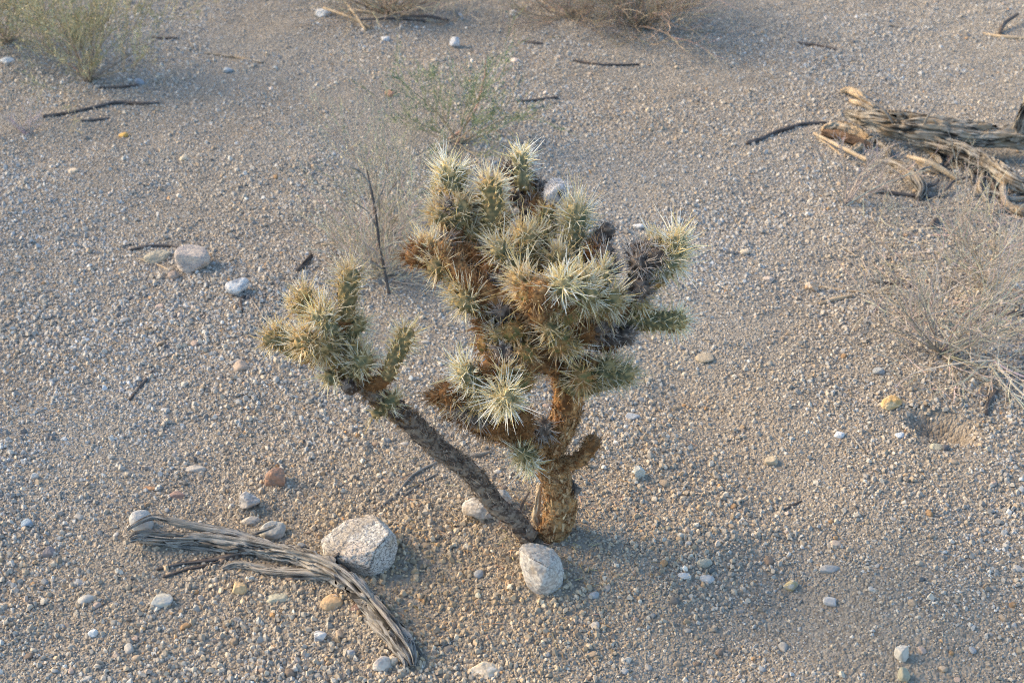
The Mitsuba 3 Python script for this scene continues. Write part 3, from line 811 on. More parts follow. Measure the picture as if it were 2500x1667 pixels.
# old rusty limbs inside the crown (joints join on to these)
SKEL = [
    ([(1345, 1122, .004), (1285, 1082, -.014), (1215, 1050, -.03), (1150, 1022, -.04), (1095, 985, -.045), (1070, 955, -.046)], .0155),
    ([(1368, 838, .022), (1295, 775, .004), (1215, 728, .002), (1150, 690, .012), (1105, 645, .032), (1070, 600, .05)], .0145),
    ([(1366, 838, .024), (1345, 745, .045), (1300, 655, .08), (1240, 590, .105), (1185, 535, .13), (1150, 495, .15)], .0150),
    ([(1310, 670, .076), (1325, 565, .12), (1305, 490, .16), (1285, 440, .175)], .0125),
    ([(1368, 836, .024), (1430, 785, .022), (1500, 755, .03), (1558, 705, .04), (1592, 640, .05)], .0140),
    ([(1366, 836, .022), (1332, 795, -.015), (1305, 745, -.045), (1315, 700, -.06)], .0140),
    ([(1368, 836, .024), (1435, 735, .05), (1432, 645, .085), (1412, 575, .10)], .0140),
    ([(1376, 892, .018), (1315, 885, -.018), (1245, 895, -.045), (1185, 925, -.055)], .0150),
    ([(1352, 1128, 0), (1388, 1132, -.008), (1418, 1120, -.012), (1437, 1098, -.012), (1450, 1070, -.012)], .0115),
    ([(1378, 880, .018), (1420, 885, -.005), (1455, 895, -.02)], .0120),
]
nodes = [np.column_stack([c_ar[90:], r_ar[90:]])]
for i, (pts, r) in enumerate(SKEL):
    k_, c_, r_ = limb_bark(pts, [r * (1 - .2 * j / (len(pts) - 1)) for j in range(len(pts))], 'limb', 'bark', 20 + i, .18, 60, 26)
    limb_spines(k_, c_, r_, 'limb' if i else 'rust', 60 + i, .03, 1.0, 15000, 1.15)
    nodes.append(np.column_stack([c_, r_]))
nodes = np.vstack(nodes)

# joints: tip pixel x, y, depth, direction (right, up, towards the lens), length, radius, kind, spine scale
J = [
    # top and left of the main crown
    (1088, 400, .15, (-.25, .85, .35), .060, .0155, 'white', .95), (1140, 418, .155, (.75, .35, .4), .045, .0135, 'green', .8),
    (1078, 462, .13, (-.35, .75, .5), .050, .0140, 'straw', .95), (1058, 512, .10, (-.65, .25, .7), .060, .0165, 'straw', 1.05),
    (1090, 490, .095, (-.2, .6, .75), .038, .0105, 'dead', .8), (1122, 488, .10, (0, .6, .8), .055, .0150, 'straw', .9),
    (1150, 560, .09, (.0, .2, .95), .060, .0160, 'green', .9), (1108, 566, .085, (-.2, .1, .95), .050, .0140, 'rust', 1.1),
    (1196, 430, .125, (-.10, .95, .25), .085, .0175, 'straw', 1.1), (1222, 520, .10, (.1, .5, .85), .055, .0150, 'bare', 1.0),
    (1176, 470, .13, (-.5, .6, .5), .045, .0135, 'straw', 1.05),
    (1272, 368, .18, (-.05, .95, .2), .045, .0125, 'white', .85), (1234, 394, .175, (-.45, .75, .4), .045, .0130, 'dead', 1.05),
    (1284, 408, .17, (.1, .55, .8), .042, .0130, 'dead', 1.1), (1256, 458, .165, (-.1, .6, .75), .035, .0105, 'dead', 1.1),
    (1315, 470, .16, (.3, .5, .75), .040, .0120, 'dead', 1.05), (1330, 446, .17, (.75, .5, .35), .042, .0110, 'dead', .75), (1290, 500, .15, (0, .6, .8), .05, .013, 'dead', 1.1),
    (1409, 496, .095, (.03, .88, .50), .085, .0165, 'white', 1.12), (1277, 556, .055, (-.05, .62, .75), .065, .0155, 'straw', 1.15),
    (1322, 552, .09, (.1, .8, .55), .045, .0120, 'straw', .85), (1206, 596, .035, (-.45, .35, .8), .050, .0140, 'white', 1.0),
    (1362, 610, .04, (-.1, .7, .7), .060, .0150, 'straw', 1.15), (1420, 575, .085, (.1, .5, .85), .050, .0140, 'white', 1.0), (1395, 640, .035, (.2, .6, .75), .05, .013, 'green', 1.0),
    (1087, 572, .065, (0, .75, .65), .035, .0095, 'dead', .85), (1034, 585, .06, (-.5, .65, .55), .050, .0145, 'straw', .95),
    (1050, 640, .03, (-.45, .15, .88), .050, .0150, 'straw', 1.1), (988, 622, .05, (-.97, .1, .2), .055, .0145, 'rust', .95), (1010, 600, .055, (-.8, .5, .2), .04, .012, 'rust', 1.0),
    (1070, 668, .03, (-.3, -.4, .85), .040, .0130, 'rust', 1.0), (1150, 625, .05, (-.2, .2, .95), .045, .0150, 'rust', .9), (1120, 605, .06, (-.3, .5, .8), .045, .0135, 'rust', .9),
    (1190, 655, .03, (0, .1, .95), .040, .0150, 'rust', .8), (1215, 675, .02, (.1, .1, .95), .040, .0140, 'dead', .9),
    # right side of the main crown
    (1495, 548, .075, (.55, .75, .35), .060, .0125, 'dead', .65), (1480, 600, .05, (.15, .75, .65), .045, .0135, 'dead', 1.15), (1452, 600, .06, (-.1, .4, .9), .05, .014, 'rust', 1.0),
    (1592, 575, .065, (-.1, .92, .35), .050, .0140, 'white', .95), (1660, 570, .055, (.35, .85, .35), .055, .0150, 'white', 1.1), (1662, 632, .035, (.75, .1, .6), .055, .0155, 'white', 1.12),
    (1556, 630, .02, (-.25, .3, .9), .045, .0135, 'dead', 1.35), (1625, 622, .03, (.7, .45, .5), .045, .0135, 'dead', .9), (1588, 594, .045, (.1, .75, .6), .040, .0115, 'dead', 1.0), (1552, 600, .05, (-.1, .75, .6), .040, .0115, 'dead', 1.0),
    (1472, 650, .02, (.1, .72, .68), .055, .0140, 'white', .95), (1505, 640, .035, (.3, .5, .8), .04, .012, 'dead', 1.0), (1566, 700, .0, (.15, .1, .97), .050, .0150, 'dead', 1.1), (1578, 738, .005, (.35, -.3, .88), .050, .0150, 'green', .8),
    (1615, 690, .03, (.6, -.2, .7), .045, .0140, 'bare', .8),
    (1371, 682, -.05, (.03, .38, .92), .070, .0165, 'white', 1.22), (1283, 708, -.055, (-.40, .22, .88), .070, .0190, 'bare', 1.35), (1262, 672, -.03, (-.5, .5, .7), .05, .015, 'straw', 1.25),
    (1442, 704, -.045, (.12, .45, .87), .065, .0175, 'green', 1.3), (1512, 724, -.02, (.40, .10, .9), .060, .0165, 'green', 1.0), (1420, 660, -.02, (.1, .7, .7), .05, .0145, 'green', 1.1),
    (1122, 730, -.02, (-.50, .12, .85), .060, .0165, 'green', 1.3), (1150, 700, .0, (-.3, .5, .8), .045, .014, 'rust', 1.1),
    (1678, 784, .01, (.88, -.10, .42), .100, .0150, 'green', .95), (1642, 812, .012, (.35, -.85, .35), .030, .0075, 'dead', .35), (1585, 770, .02, (.6, -.3, .7), .05, .0145, 'bare', .9),
    (1340, 735, -.05, (0, -.3, .95), .045, .0150, 'rust', 1.25), (1430, 755, -.03, (.15, -.55, .8), .045, .0155, 'bare', 1.25), (1395, 745, -.04, (0, -.5, .85), .05, .015, 'rust', 1.3), (1490, 770, -.01, (.2, -.5, .8), .045, .014, 'bare', 1.0),
    # underside of the crown
    (1221, 750, -.02, (-.2, .3, .93), .045, .0140, 'dead', 1.1), (1247, 795, -.035, (-.1, .15, .98), .055, .0165, 'bare', 1.1), (1164, 788, -.01, (-.6, .0, .8), .050, .0150, 'rust', 1.0),
    (1329, 795, -.045, (-.45, .1, .88), .045, .0120, 'straw', 1.0), (1168, 838, -.02, (-.6, -.05, .78), .050, .0150, 'bare', 1.0), (1244, 862, -.05, (-.1, .4, .9), .040, .0130, 'dead', 1.2),
    (1212, 850, -.045, (-.5, .4, .75), .030, .0095, 'dead', .8), (1368, 838, -.05, (.05, -.1, .99), .060, .0175, 'bare', 1.25), (1302, 840, -.03, (-.2, -.1, .95), .045, .0150, 'rust', 1.2), (1410, 850, -.03, (.3, -.3, .9), .05, .015, 'green', 1.0),
    (1468, 806, -.015, (.2, -.1, .97), .050, .0155, 'dead', 1.0), (1552, 815, .0, (.9, .1, .35), .075, .0150, 'dead', .85), (1510, 840, .0, (.7, -.3, .6), .05, .014, 'rust', 1.0), (1440, 800, -.02, (.2, .1, .95), .045, .0145, 'rust', 1.2),
    (1408, 922, -.045, (-.45, -.10, .88), .060, .0155, 'bare', 1.35), (1548, 905, -.02, (.85, .12, .50), .090, .0170, 'green', 1.05), (1500, 880, -.02, (.5, .5, .7), .05, .0145, 'green', 1.15),
    # front lower cluster
    (1123, 895, -.065, (-.45, .38, .80), .055, .0145, 'white', 1.05), (1152, 940, -.068, (-.15, -.1, .98), .055, .0155, 'green', 1.1), (1232, 965, -.105, (-.05, .22, .97), .070, .0160, 'white', 1.42),
    (1236, 896, -.07, (0, .45, .9), .045, .0125, 'straw', .9), (1296, 926, -.06, (.5, .05, .85), .055, .0165, 'bare', .95), (1190, 880, -.06, (-.1, .6, .8), .045, .0135, 'rust', 1.1),
    (1076, 945, -.06, (-.7, .4, .6), .045, .0140, 'rust', 1.05), (1112, 1000, -.075, (-.45, -.15, .88), .045, .0150, 'dead', 1.1), (1048, 965, -.055, (-.95, .05, .3), .045, .0110, 'rust', .9), (1090, 968, -.06, (-.6, .1, .8), .04, .013, 'straw', 1.0),
    (1200, 1040, -.07, (-.3, -.2, .93), .040, .0140, 'rust', 1.0), (1165, 1020, -.075, (-.2, -.1, .95), .04, .0135, 'dead', 1.0), (1262, 1110, -.055, (-.3, -.12, .93), .050, .0125, 'green', 1.15), (1294, 1146, -.045, (.15, -.6, .78), .040, .0095, 'white', .72),
    (1322, 1040, -.03, (-.1, .2, .97), .045, .0130, 'dead', 1.4), (1270, 1010, -.05, (-.1, .3, .95), .045, .0135, 'rust', 1.2),
    (1452, 1068, -.012, (.35, .85, .35), .022, .0095, 'rust', .8), (1416, 1204, -.01, (.6, -.75, .2), .045, .0048, 'dead', .6),
    (1150, 985, -.075, (-.3, -.1, .95), .045, .0135, 'straw', .95), 
    (1205, 805, -.03, (-.3, .2, .9), .045, .0140, 'straw', .95), (1275, 850, -.05, (-.1, .1, .95), .045, .0140, 'bare', 1.1), 
    (1100, 690, .01, (-.6, .3, .7), .045, .0135, 'straw', .95), 
    (1250, 610, .04, (-.1, .5, .85), .05, .0145, 'straw', 1.05), (1340, 500, .12, (0, .8, .6), .05, .013, 'straw', .95),
    # the small crown on the arm
    (857, 652, .03, (.10, .95, .28), .075, .0145, 'straw', 1.15), (742, 700, .025, (-.15, .80, .55), .050, .0120, 'straw', .9), (712, 735, .02, (-.70, .45, .55), .045, .0120, 'straw', .85),
    (782, 748, .0, (-.10, .55, .83), .065, .0160, 'straw', 1.2), (765, 758, -.005, (-.5, .4, .75), .04, .013, 'white', .9), (884, 778, .005, (.45, .35, .82), .055, .0135, 'green', .95),
    (640, 828, .01, (-.92, .02, .38), .060, .0135, 'straw', .8), (672, 798, .02, (-.55, .65, .5), .045, .0115, 'straw', .75),
    (724, 822, -.025, (-.50, .18, .85), .060, .0175, 'straw', 1.2), (782, 842, -.03, (.05, .10, .99), .055, .0160, 'straw', 1.25), (810, 800, .01, (.1, .5, .85), .05, .0145, 'rust', 1.1),
    (897, 866, -.02, (.35, .30, .88), .060, .0150, 'green', 1.15), (868, 835, .0, (.3, .7, .6), .045, .013, 'straw', 1.0), (791, 922, -.02, (-.50, -.15, .85), .045, .0115, 'green', .95),
    (843, 935, -.03, (-.2, .3, .93), .030, .0105, 'dead', .22), (1002, 800, -.012, (.42, .86, .2), .080, .0125, 'straw', .95), (968, 965, -.02, (.45, .15, .88), .040, .0105, 'green', .9), (908, 1016, -.025, (-.55, -.55, .65), .030, .0080, 'straw', .8),
    (835, 880, -.005, (-.1, .2, .97), .045, .0150, 'rust', 1.15), (748, 870, .0, (-.5, -.3, .8), .045, .0140, 'rust', 1.0), (870, 905, -.01, (.2, .1, .95), .04, .0145, 'rust', 1.0), (805, 880, -.01, (-.3, -.1, .95), .04, .0145, 'bare', 1.0),
]
SPEC = {(1642, 812): ('dried_tip', 'small black dried tip under the rightmost joint'), (843, 935): ('dead_stub', 'spineless grey brown stub at the arm bend'),
        (1495, 548): ('stem_joint', 'brown dried joint with flattened spines on the right'), (1232, 965): ('stem_joint', 'bright white starburst joint low on the front'),
        (1371, 682): ('stem_joint', 'bright white starburst joint in the middle of the crown'), (1416, 1204): ('dead_twig', 'thin dead grey twig hanging on the trunk')}
for i, (x, y, d, dirn, L, r, kind, sc) in enumerate(J):
    g = np.random.default_rng(300 + i)
    tip = c3(x, y, d)
    star = sc > 1.2 or kind == 'dead'
    dv = unit(RIGHT * dirn[0] * 1.1 + UP * (dirn[1] + (0 if star else .12)) - FWD * dirn[2] * (1 if star else .62))
    r = r * .83
    L2 = L * (.8 if star else 1.0)
    base = tip - dv * L2
    q = nodes[np.argmin(np.linalg.norm(nodes[:, :3] - base, axis=1) + .5 * np.maximum(nodes[:, 2] - base[2], 0))][:3]
    gap = np.linalg.norm(q - base)
    side = unit(np.cross(dv, g.standard_normal(3)))
    pts = [base, (base + tip) / 2 + side * g.normal(0, .0025), tip]
    name, lab = SPEC.get((x, y), ('stem_joint', None))
    if gap > .012:
        if gap < .05:
            pts = [q] + pts
        else:
            mid = (q + base) / 2 + dv * .006 + np.array([0, 0, -.006])
            joint(spline(np.array([q, mid, base + dv * .012]), 24), r * .88, 'rust' if kind not in ('dead', 'green') else ('limb' if kind == 'dead' else 'bare'), 700 + i, scale=.9, taper=.95, dens=.65)
    joint(spline(np.array(pts), 30), r, kind, 500 + i, name=name, scale=sc, label=lab)

# the pale woolly lump on the back of the crown, with its dark pit
p = c3(1355, 466, .135)
v, f, d = rock_mesh(.0190, .017, .0185, 77, 4, 6, .22, 6.0, spin=0)
cv = np.array([.52, .52, .54]) * (1 + .35 * (meshkit.fbm(d * 6, 3, 4) - .5)[:, None])
pit = np.exp(-((d - unit(np.array([.45, -.85, .1]))) ** 2).sum(-1) / .05)
v = v * (1 - .35 * pit)[:, None]
cv = cv * (1 - .93 * np.clip(pit * 1.4, 0, 1))[:, None]
wl = put('woolly_joint', (v + p, f), 'stem_mat', parent=CACTUS, smooth=True, color=cv, label='bluish white woolly lump with a dark hole near the top of the crown')
g = np.random.default_rng(78)
ii = g.integers(0, len(v), 1500)
P = np.stack([v[ii] + p, v[ii] * 1.05 + p + g.normal(0, .001, (1500, 3)), v[ii] * 1.10 + p + g.normal(0, .002, (1500, 3))], 1)
sv, sf, sc_ = hairs(P, np.tile([.0004, .0003, .0001], (1500, 1)), np.clip(cv[ii], .05, .8))
put('wool', (sv, sf), 'spine_mat', parent=wl, color=sc_, kind='stuff', smooth=True)


# ------------------------------------------------------------------ dead wood
def wood_mesh(pts, radii, seed, n=120, m=36, groove=.30, twist=2.0, fray=0.0, lump=.42, stretch=1.0):
    c4 = spline(np.column_stack([pts, radii]), n)
    c, r = c4[:, :3], c4[:, 3]
    g = np.random.default_rng(seed)
    s = np.r_[0, np.cumsum(np.linalg.norm(np.diff(c, axis=0), axis=1))]
    th = np.arange(m) / m * 2 * np.pi
    S, TH = np.meshgrid(s, th, indexing='ij')
    warp = meshkit.fbm(np.stack([np.cos(TH), np.sin(TH), S * 26 * stretch], -1) + 7 * seed, 3, seed + 11) - .5
    T2 = TH + twist * S + 1.3 * warp
    q = np.stack([np.cos(T2) * 1.9, np.sin(T2) * 1.9, S * 9 * stretch], -1) + seed
    rid = np.abs(meshkit.fbm(q, 3, seed) - .5) * 2
    big = meshkit.fbm(np.stack([np.cos(TH) * 1.2, np.sin(TH) * 1.2, S * 26], -1) + 5 * seed, 3, seed + 2) - .5
    knot = meshkit.noise(np.stack([np.cos(TH) * 1.6, np.sin(TH) * 1.6, S * 34], -1) + 3 * seed, seed + 21)
    q3 = np.stack([np.cos(T2) * 5, np.sin(T2) * 5, S * 16 * stretch], -1) + seed * 2
    fine = np.abs(meshkit.fbm(q3, 2, seed + 7) - .5) * 2
    deep = np.clip((meshkit.noise(np.stack([np.cos(TH) * 1.4, np.sin(TH) * 1.4, S * 16], -1) + seed, seed + 31) - .25) * 2, 0, 1)
    R = r[:, None] * (1 + 1.5 * lump * big + .5 * lump * np.clip(knot - .72, 0, 1) * 3 - groove * (.35 + .9 * deep) * np.exp(-(rid / .10) ** 2) - .30 * groove * deep * np.exp(-(fine / .12) ** 2))
    if fray:
        e = np.clip((S / s[-1] - (1 - fray)) / fray, 0, 1)
        R = R * (1 - e * (.25 + .75 * (meshkit.noise(np.stack([np.cos(TH) * 3, np.sin(TH) * 3, S * 0], -1) + seed, seed + 4))))
    v, f, uv = sweep(c, np.maximum(R, r.min() * .15))
    uv[:, 0] = (uv[:, 0] + twist * uv[:, 1] / (2 * np.pi))
    return (v, f), uv


def gp(lst, lift=1.0):
    """Pixels with a radius in pixels -> points on the ground lifted by the radius, and radii in metres."""
    P, R = [], []
    for a in lst:
        x, y, rp = a[:3]
        p0 = gnd(x, y)
        r = rp / px_per_m(p0)
        extra = a[3] if len(a) > 3 else 0.0
        P.append(gnd(x, y, lift * r * .8 + extra)); R.append(r)
    return np.array(P), R


def wood_part(parent, name, lst, mat, seed, label=None, **k):
    P, R = gp(lst)
    k.setdefault('groove', .5)
    mesh, uv = wood_mesh(P, R, seed, **k)
    return put(name, mesh, mat, parent=parent, smooth=True, uv=uv, label=label)


BR = thing('dead_branch', 'weathered grey forked dead branch lying on the gravel, lower left', 'branch')
wood_part(BR, 'main_limb', [(316, 1316, 9, .012), (345, 1308, 15, .010), (430, 1312, 18, .006), (540, 1320, 21, .004), (610, 1333, 22, .004), (680, 1346, 20, .004), (740, 1360, 22, .004), (785, 1378, 27, .004), (830, 1402, 29, .004), (868, 1434, 27, .004), (925, 1497, 24, .002), (965, 1542, 24, 0), (1000, 1596, 25, 0), (1009, 1624, 17, 0)],
          'grey_wood', 3, n=280, m=64, groove=.75, twist=1.2, lump=.55, stretch=.8, fray=.07)
wood_part(BR, 'side_branch', [(310, 1293, 4, .03), (345, 1272, 7, .034), (378, 1262, 8, .034), (430, 1274, 10, .028), (520, 1294, 13, .020), (610, 1316, 14, .012), (680, 1342, 11, .008)], 'grey_wood', 4, n=150, m=36, groove=.34)
wood_part(BR, 'side_branch', [(542, 1386, 5), (580, 1377, 10), (640, 1388, 12), (710, 1397, 14), (770, 1400, 17), (830, 1408, 16)], 'grey_wood', 6, n=120, m=40, groove=.5)
wood_part(BR, 'twig', [(382, 1390, 3), (440, 1376, 4.5), (520, 1366, 6), (580, 1352, 8), (630, 1344, 9)], 'dark_wood', 7, n=60, m=14)
wood_part(BR, 'twig', [(398, 1408, 3), (460, 1388, 4), (514, 1378, 4.5), (560, 1362, 5), (600, 1350, 5)], 'dark_wood', 8, n=60, m=14)
wood_part(BR, 'twig', [(610, 1304, 6, .012), (640, 1296, 4.5, .02), (672, 1283, 3.5, .03)], 'grey_wood', 9, n=40, m=14)
wood_part(BR, 'broken_stub', [(806, 1374, 7, .012), (816, 1360, 5, .02), (828, 1350, 3.5, .03)], 'dark_wood', 10, n=30, m=14)
wood_part(BR, 'splinter', [(884, 1503, 3), (910, 1528, 8), (945, 1556, 12), (978, 1596, 13), (996, 1620, 9)], 'grey_wood', 11, n=90, m=30)
for k, lst in enumerate(([(340, 1322, 4), (430, 1332, 6), (520, 1342, 6), (600, 1354, 4)], [(690, 1338, 3, .03), (780, 1362, 6, .032), (850, 1402, 7, .03), (905, 1460, 4, .024)],
                         [(905, 1462, 4, .026), (950, 1512, 7, .026), (990, 1566, 7, .018), (1016, 1606, 4, .006)], [(450, 1300, 4, .022), (560, 1312, 6, .024), (650, 1328, 6, .024), (720, 1346, 4, .022)],
                         [(830, 1420, 4, .006), (880, 1476, 7, .004), (930, 1540, 7, .002), (968, 1590, 4, 0)])):
    wood_part(BR, 'wood_strand', lst, 'grey_wood', 180 + k, n=90, m=22, groove=.5, lump=.5, stretch=.8)
for k, (a, b) in enumerate((((950, 1540), (1024, 1590)), ((965, 1535), (1034, 1604)), ((985, 1580), (1020, 1634)), ((975, 1590), (992, 1640)))):
    wood_part(BR, 'splinter', [(*a, 8, .008), ((a[0] + b[0]) / 2 + 5, (a[1] + b[1]) / 2 - 3, 7.5, .006), (*b, 2.5, 0)], 'grey_wood', 30 + k, n=40, m=16)

RT = thing('dead_root', 'weathered grooved dead tree root lying on the ground at the right edge', 'dead root')
wood_part(RT, 'log', [(2070, 278, 12, .03), (2110, 290, 20, .032), (2150, 296, 28, .03), (2226, 310, 33, .03), (2331, 322, 31, .03), (2436, 334, 30, .03), (2520, 338, 29, .03), (2640, 350, 28, .02)], 'root_wood', 13, n=240, m=72, groove=.75, twist=1.0, lump=.26, stretch=.4)
wood_part(RT, 'side_root', [(2470, 345, 20, .03), (2488, 312, 19, .06), (2500, 270, 17, .11), (2530, 220, 15, .17), (2590, 130, 13, .25)], 'root_wood', 14, n=90, m=44, groove=.65, lump=.2, stretch=.4)
wood_part(RT, 'side_root', [(2225, 334, 18, .02), (2290, 350, 20, .022), (2349, 370, 21, .022), (2419, 404, 21, .02), (2471, 440, 20, .014), (2520, 462, 17, .004), (2580, 490, 14)], 'root_wood', 15, n=150, m=48, groove=.65, twist=1.5, lump=.26, stretch=.5)
wood_part(RT, 'side_root', [(2150, 392, 6, .02), (2180, 398, 10, .02), (2208, 412, 14, .016), (2236, 436, 16, .012), (2250, 462, 14, .006), (2242, 486, 8, 0)], 'root_wood', 16, n=90, m=40, groove=.65, lump=.26, stretch=.5)
wood_part(RT, 'side_root', [(2458, 440, 10, .01), (2450, 470, 10, .01), (2462, 500, 8, .004), (2500, 512, 7, 0)], 'root_wood', 17, n=60, m=24)
wood_part(RT, 'side_root', [(2420, 525, 5), (2460, 512, 9), (2500, 520, 11), (2550, 540, 10)], 'root_wood', 18, n=50, m=24)
for k, lst in enumerate(([(2130, 272, 5, .06), (2250, 286, 8, .065), (2350, 300, 8, .065), (2460, 322, 6, .06)], [(2150, 330, 6, .02), (2260, 342, 9, .02), (2370, 352, 8, .02), (2470, 356, 6, .02)],
                         [(2140, 345, 6), (2168, 368, 8), (2165, 398, 5)], [(2290, 372, 5), (2350, 398, 8), (2410, 436, 8), (2440, 480, 5)], [(2200, 300, 5, .06), (2300, 312, 7, .062), (2420, 330, 6, .06)],
                         [(2380, 480, 4), (2420, 470, 6, .006), (2470, 486, 6, .004), (2520, 480, 5)], [(2320, 356, 5, .01), (2338, 382, 6, .008), (2370, 420, 5), (2376, 450, 3)])):
    wood_part(RT, 'root_strand', lst, 'root_wood' if k != 3 else 'dark_wood', 200 + k, n=70, m=22, lump=.4, stretch=.6)
for k, lst in enumerate(([(2180, 300, 3, .06), (2150, 262, 2.6, .09), (2098, 236, 2, .10)], [(2250, 330, 3, .04), (2262, 290, 2.6, .09), (2290, 250, 2, .12)], [(2300, 400, 3, .01), (2230, 420, 2.6, .03), (2180, 445, 2, .02)])):
    wood_part(RT, 'twig', lst, 'grey_wood', 220 + k, n=30, m=8, lump=.15, groove=.2)
wood_part(RT, 'split_bark', [(2010, 318, 8), (2040, 308, 14), (2080, 318, 15), (2120, 335, 8)], 'tan_wood', 19, n=50, m=24, groove=.5)
wood_part(RT, 'split_bark', [(2008, 322, 9, .004), (2045, 330, 12, .004), (2090, 345, 11, .004), (2130, 360, 8)], 'rust_wood', 22, n=50, m=24, groove=.5)
wood_part(RT, 'side_root', [(2240, 352, 8), (2275, 372, 9), (2296, 398, 8), (2290, 425, 5)], 'root_wood', 23, n=50, m=20)
wood_part(RT, 'side_root', [(2380, 392, 9, .004), (2400, 425, 10), (2392, 460, 8), (2410, 492, 5)], 'root_wood', 24, n=60, m=20)
wood_part(RT, 'split_bark', [(2075, 372, 6), (2100, 355, 11), (2130, 340, 9)], 'tan_wood', 20, n=40, m=20, groove=.5)


def stick(name, lst, mat, label, cat='stick', seed=0, n=50, m=12, **k):
    P, R = gp(lst)
    k.setdefault('lump', .16)
    k.setdefault('groove', .22)
    mesh, uv = wood_mesh(P, R, seed + 70, n=n, m=m, **k)
    return put(name, mesh, mat, smooth=True, uv=uv, label=label, cat=cat)


stick('stick', [(1823, 350, 5), (1860, 338, 5.5), (1893, 323, 5.5), (1963, 303, 5), (2016, 300, 4)], 'dark_wood', 'dark curved stick pointing left from the dead root', seed=1)
stick('straw_stem', [(1988, 326, 4, .01), (2050, 358, 5, .01), (2117, 391, 6, .01)], 'tan_wood', 'pale cream dry stem lying in front of the dead root', 'stem', seed=2)
stick('straw_stem', [(1996, 336, 2.5), (2025, 356, 2.5), (2055, 380, 2.5)], 'tan_wood', 'thin yellow straw just below the pale cream stem', 'stem', seed=3)
stick('wood_splinter', [(2215, 381, 4, .02), (2260, 396, 8, .02), (2300, 415, 8, .012), (2345, 446, 4, .0)], 'tan_wood', 'long orange tan splinter in the hollow of the dead root', 'splinter', seed=4)
stick('wood_splinter', [(2238, 396, 2.5, .008), (2262, 412, 3.5, .006), (2290, 424, 3)], 'tan_wood', 'short tan splinter below the long orange splinter', 'splinter', seed=5)
stick('stick', [(2300, 410, 5), (2316, 398, 6, .01), (2332, 374, 6, .03)], 'dark_wood', 'short dark leaning stick under the dead root', seed=6)
stick('stick', [(2108, 466, 4), (2150, 468, 5.5), (2191, 473, 5.5), (2250, 480, 5), (2293, 480, 5), (2310, 462, 4.5, .01), (2330, 442, 3.5, .015), (2368, 432, 3, .01)], 'dark_wood', 'crooked grey stick lying below the dead root', seed=7, n=90)
stick('stick', [(2258, 476, 4.5), (2264, 456, 4.5, .008), (2284, 450, 4, .012), (2292, 440, 3, .015)], 'dark_wood', 'small twisted twig rising from the crooked grey stick', 'twig', seed=8)
stick('bark_piece', [(2052, 224, 5), (2075, 220, 9, .006), (2105, 238, 9, .006), (2135, 262, 5)], 'tan_wood', 'pale orange piece of bark behind the dead root', 'bark', seed=9, groove=.5, m=20, lump=.5)
stick('bark_piece', [(2075, 246, 4), (2100, 252, 7, .004), (2130, 268, 5)], 'tan_wood', 'brown splintered bark just below the pale orange bark', 'bark', seed=10, groove=.5, m=20, lump=.5)
stick('stick', [(2276, 556, 6), (2282, 545, 9), (2288, 536, 6)], 'dark_wood', 'short dark knot of wood below the dead root', 'wood knot', seed=11, n=24)
stick('stick', [(2350, 520, 4), (2366, 545, 4.5), (2385, 570, 4)], 'grey_wood', 'straight light grey chip of wood below the dead root', 'wood chip', seed=12)
stick('stick', [(105, 284, 4), (165, 276, 4), (228, 263, 4.5), (275, 252, 5), (305, 251, 5), (350, 253, 4.5), (390, 251, 3)], 'dark_wood', 'long dark bent stick in front of the yellow green shrub', seed=13, n=80)
stick('stick', [(196, 295, 3), (232, 293, 3.5), (267, 289, 3)], 'dark_wood', 'short dark stick below the long dark bent stick', seed=14)
stick('stick', [(242, 215, 3), (290, 213, 3.5), (337, 209, 3)], 'dark_wood', 'dark stick right beside the foot of the yellow green shrub', seed=15)
stick('stick', [(503, 130, 3), (560, 138, 4), (642, 153, 3.5)], 'root_wood', 'straight tan stick lying in the gravel, upper left', seed=16)
stick('stick', [(372, 91, 2.5), (405, 94, 3), (435, 93, 2.5)], 'dark_wood', 'small dark stick right of the yellow green shrub top', seed=17)
stick('stick', [(316, 611, 3), (350, 603, 4), (399, 599, 4.5), (442, 605, 3.5)], 'dark_wood', 'dark stick lying behind the large tan grey rock', seed=18)
stick('stick', [(276, 594, 2.5), (300, 600, 2.5), (330, 592, 2.5)], 'grey_wood', 'pale twig left of the dark stick by the large rock', 'twig', seed=19)
stick('twig', [(338, 632, 2), (390, 648, 2.5), (440, 676, 2)], 'tan_wood', 'thin pale twig in front of the large tan grey rock', 'twig', seed=20)
stick('stick', [(316, 975, 3.5), (345, 940, 4), (373, 905, 3)], 'dark_wood', 'straight slanting dark stick on the left below the small cactus crown', seed=21)
stick('twig', [(601, 717, 3.5), (588, 735, 4.5), (591, 759, 3)], 'dark_wood', 'curled dark twig below the white topped stone', 'twig', seed=22, n=30)
stick('twig', [(606, 717, 2.5), (624, 744, 3), (642, 772, 2.5)], 'grey_wood', 'straight pale twig below the white topped stone', 'twig', seed=23, n=30)
stick('twig', [(648, 717, 2), (643, 728, 2.5), (642, 740, 2)], 'dark_wood', 'tiny dark twig right of the white topped stone', 'twig', seed=24, n=24)
stick('bark_piece', [(724, 660, 4), (742, 645, 6), (760, 622, 5)], 'dark_wood', 'dark curled bark lying behind the small cactus crown', 'bark', seed=25, groove=.5, m=20, lump=.5)
stick('straw_stem', [(784, 598, 3.5, .01), (880, 588, 4, .02), (1002, 579, 3.5, .03)], 'tan_wood', 'long pale straw lying across the dry plant behind the cactus', 'stem', seed=26)
stick('stick', [(1262, 249, 3), (1310, 244, 4), (1362, 238, 3.5)], 'dark_wood', 'dark stick behind the cactus, right of the sparse green bush', seed=27)
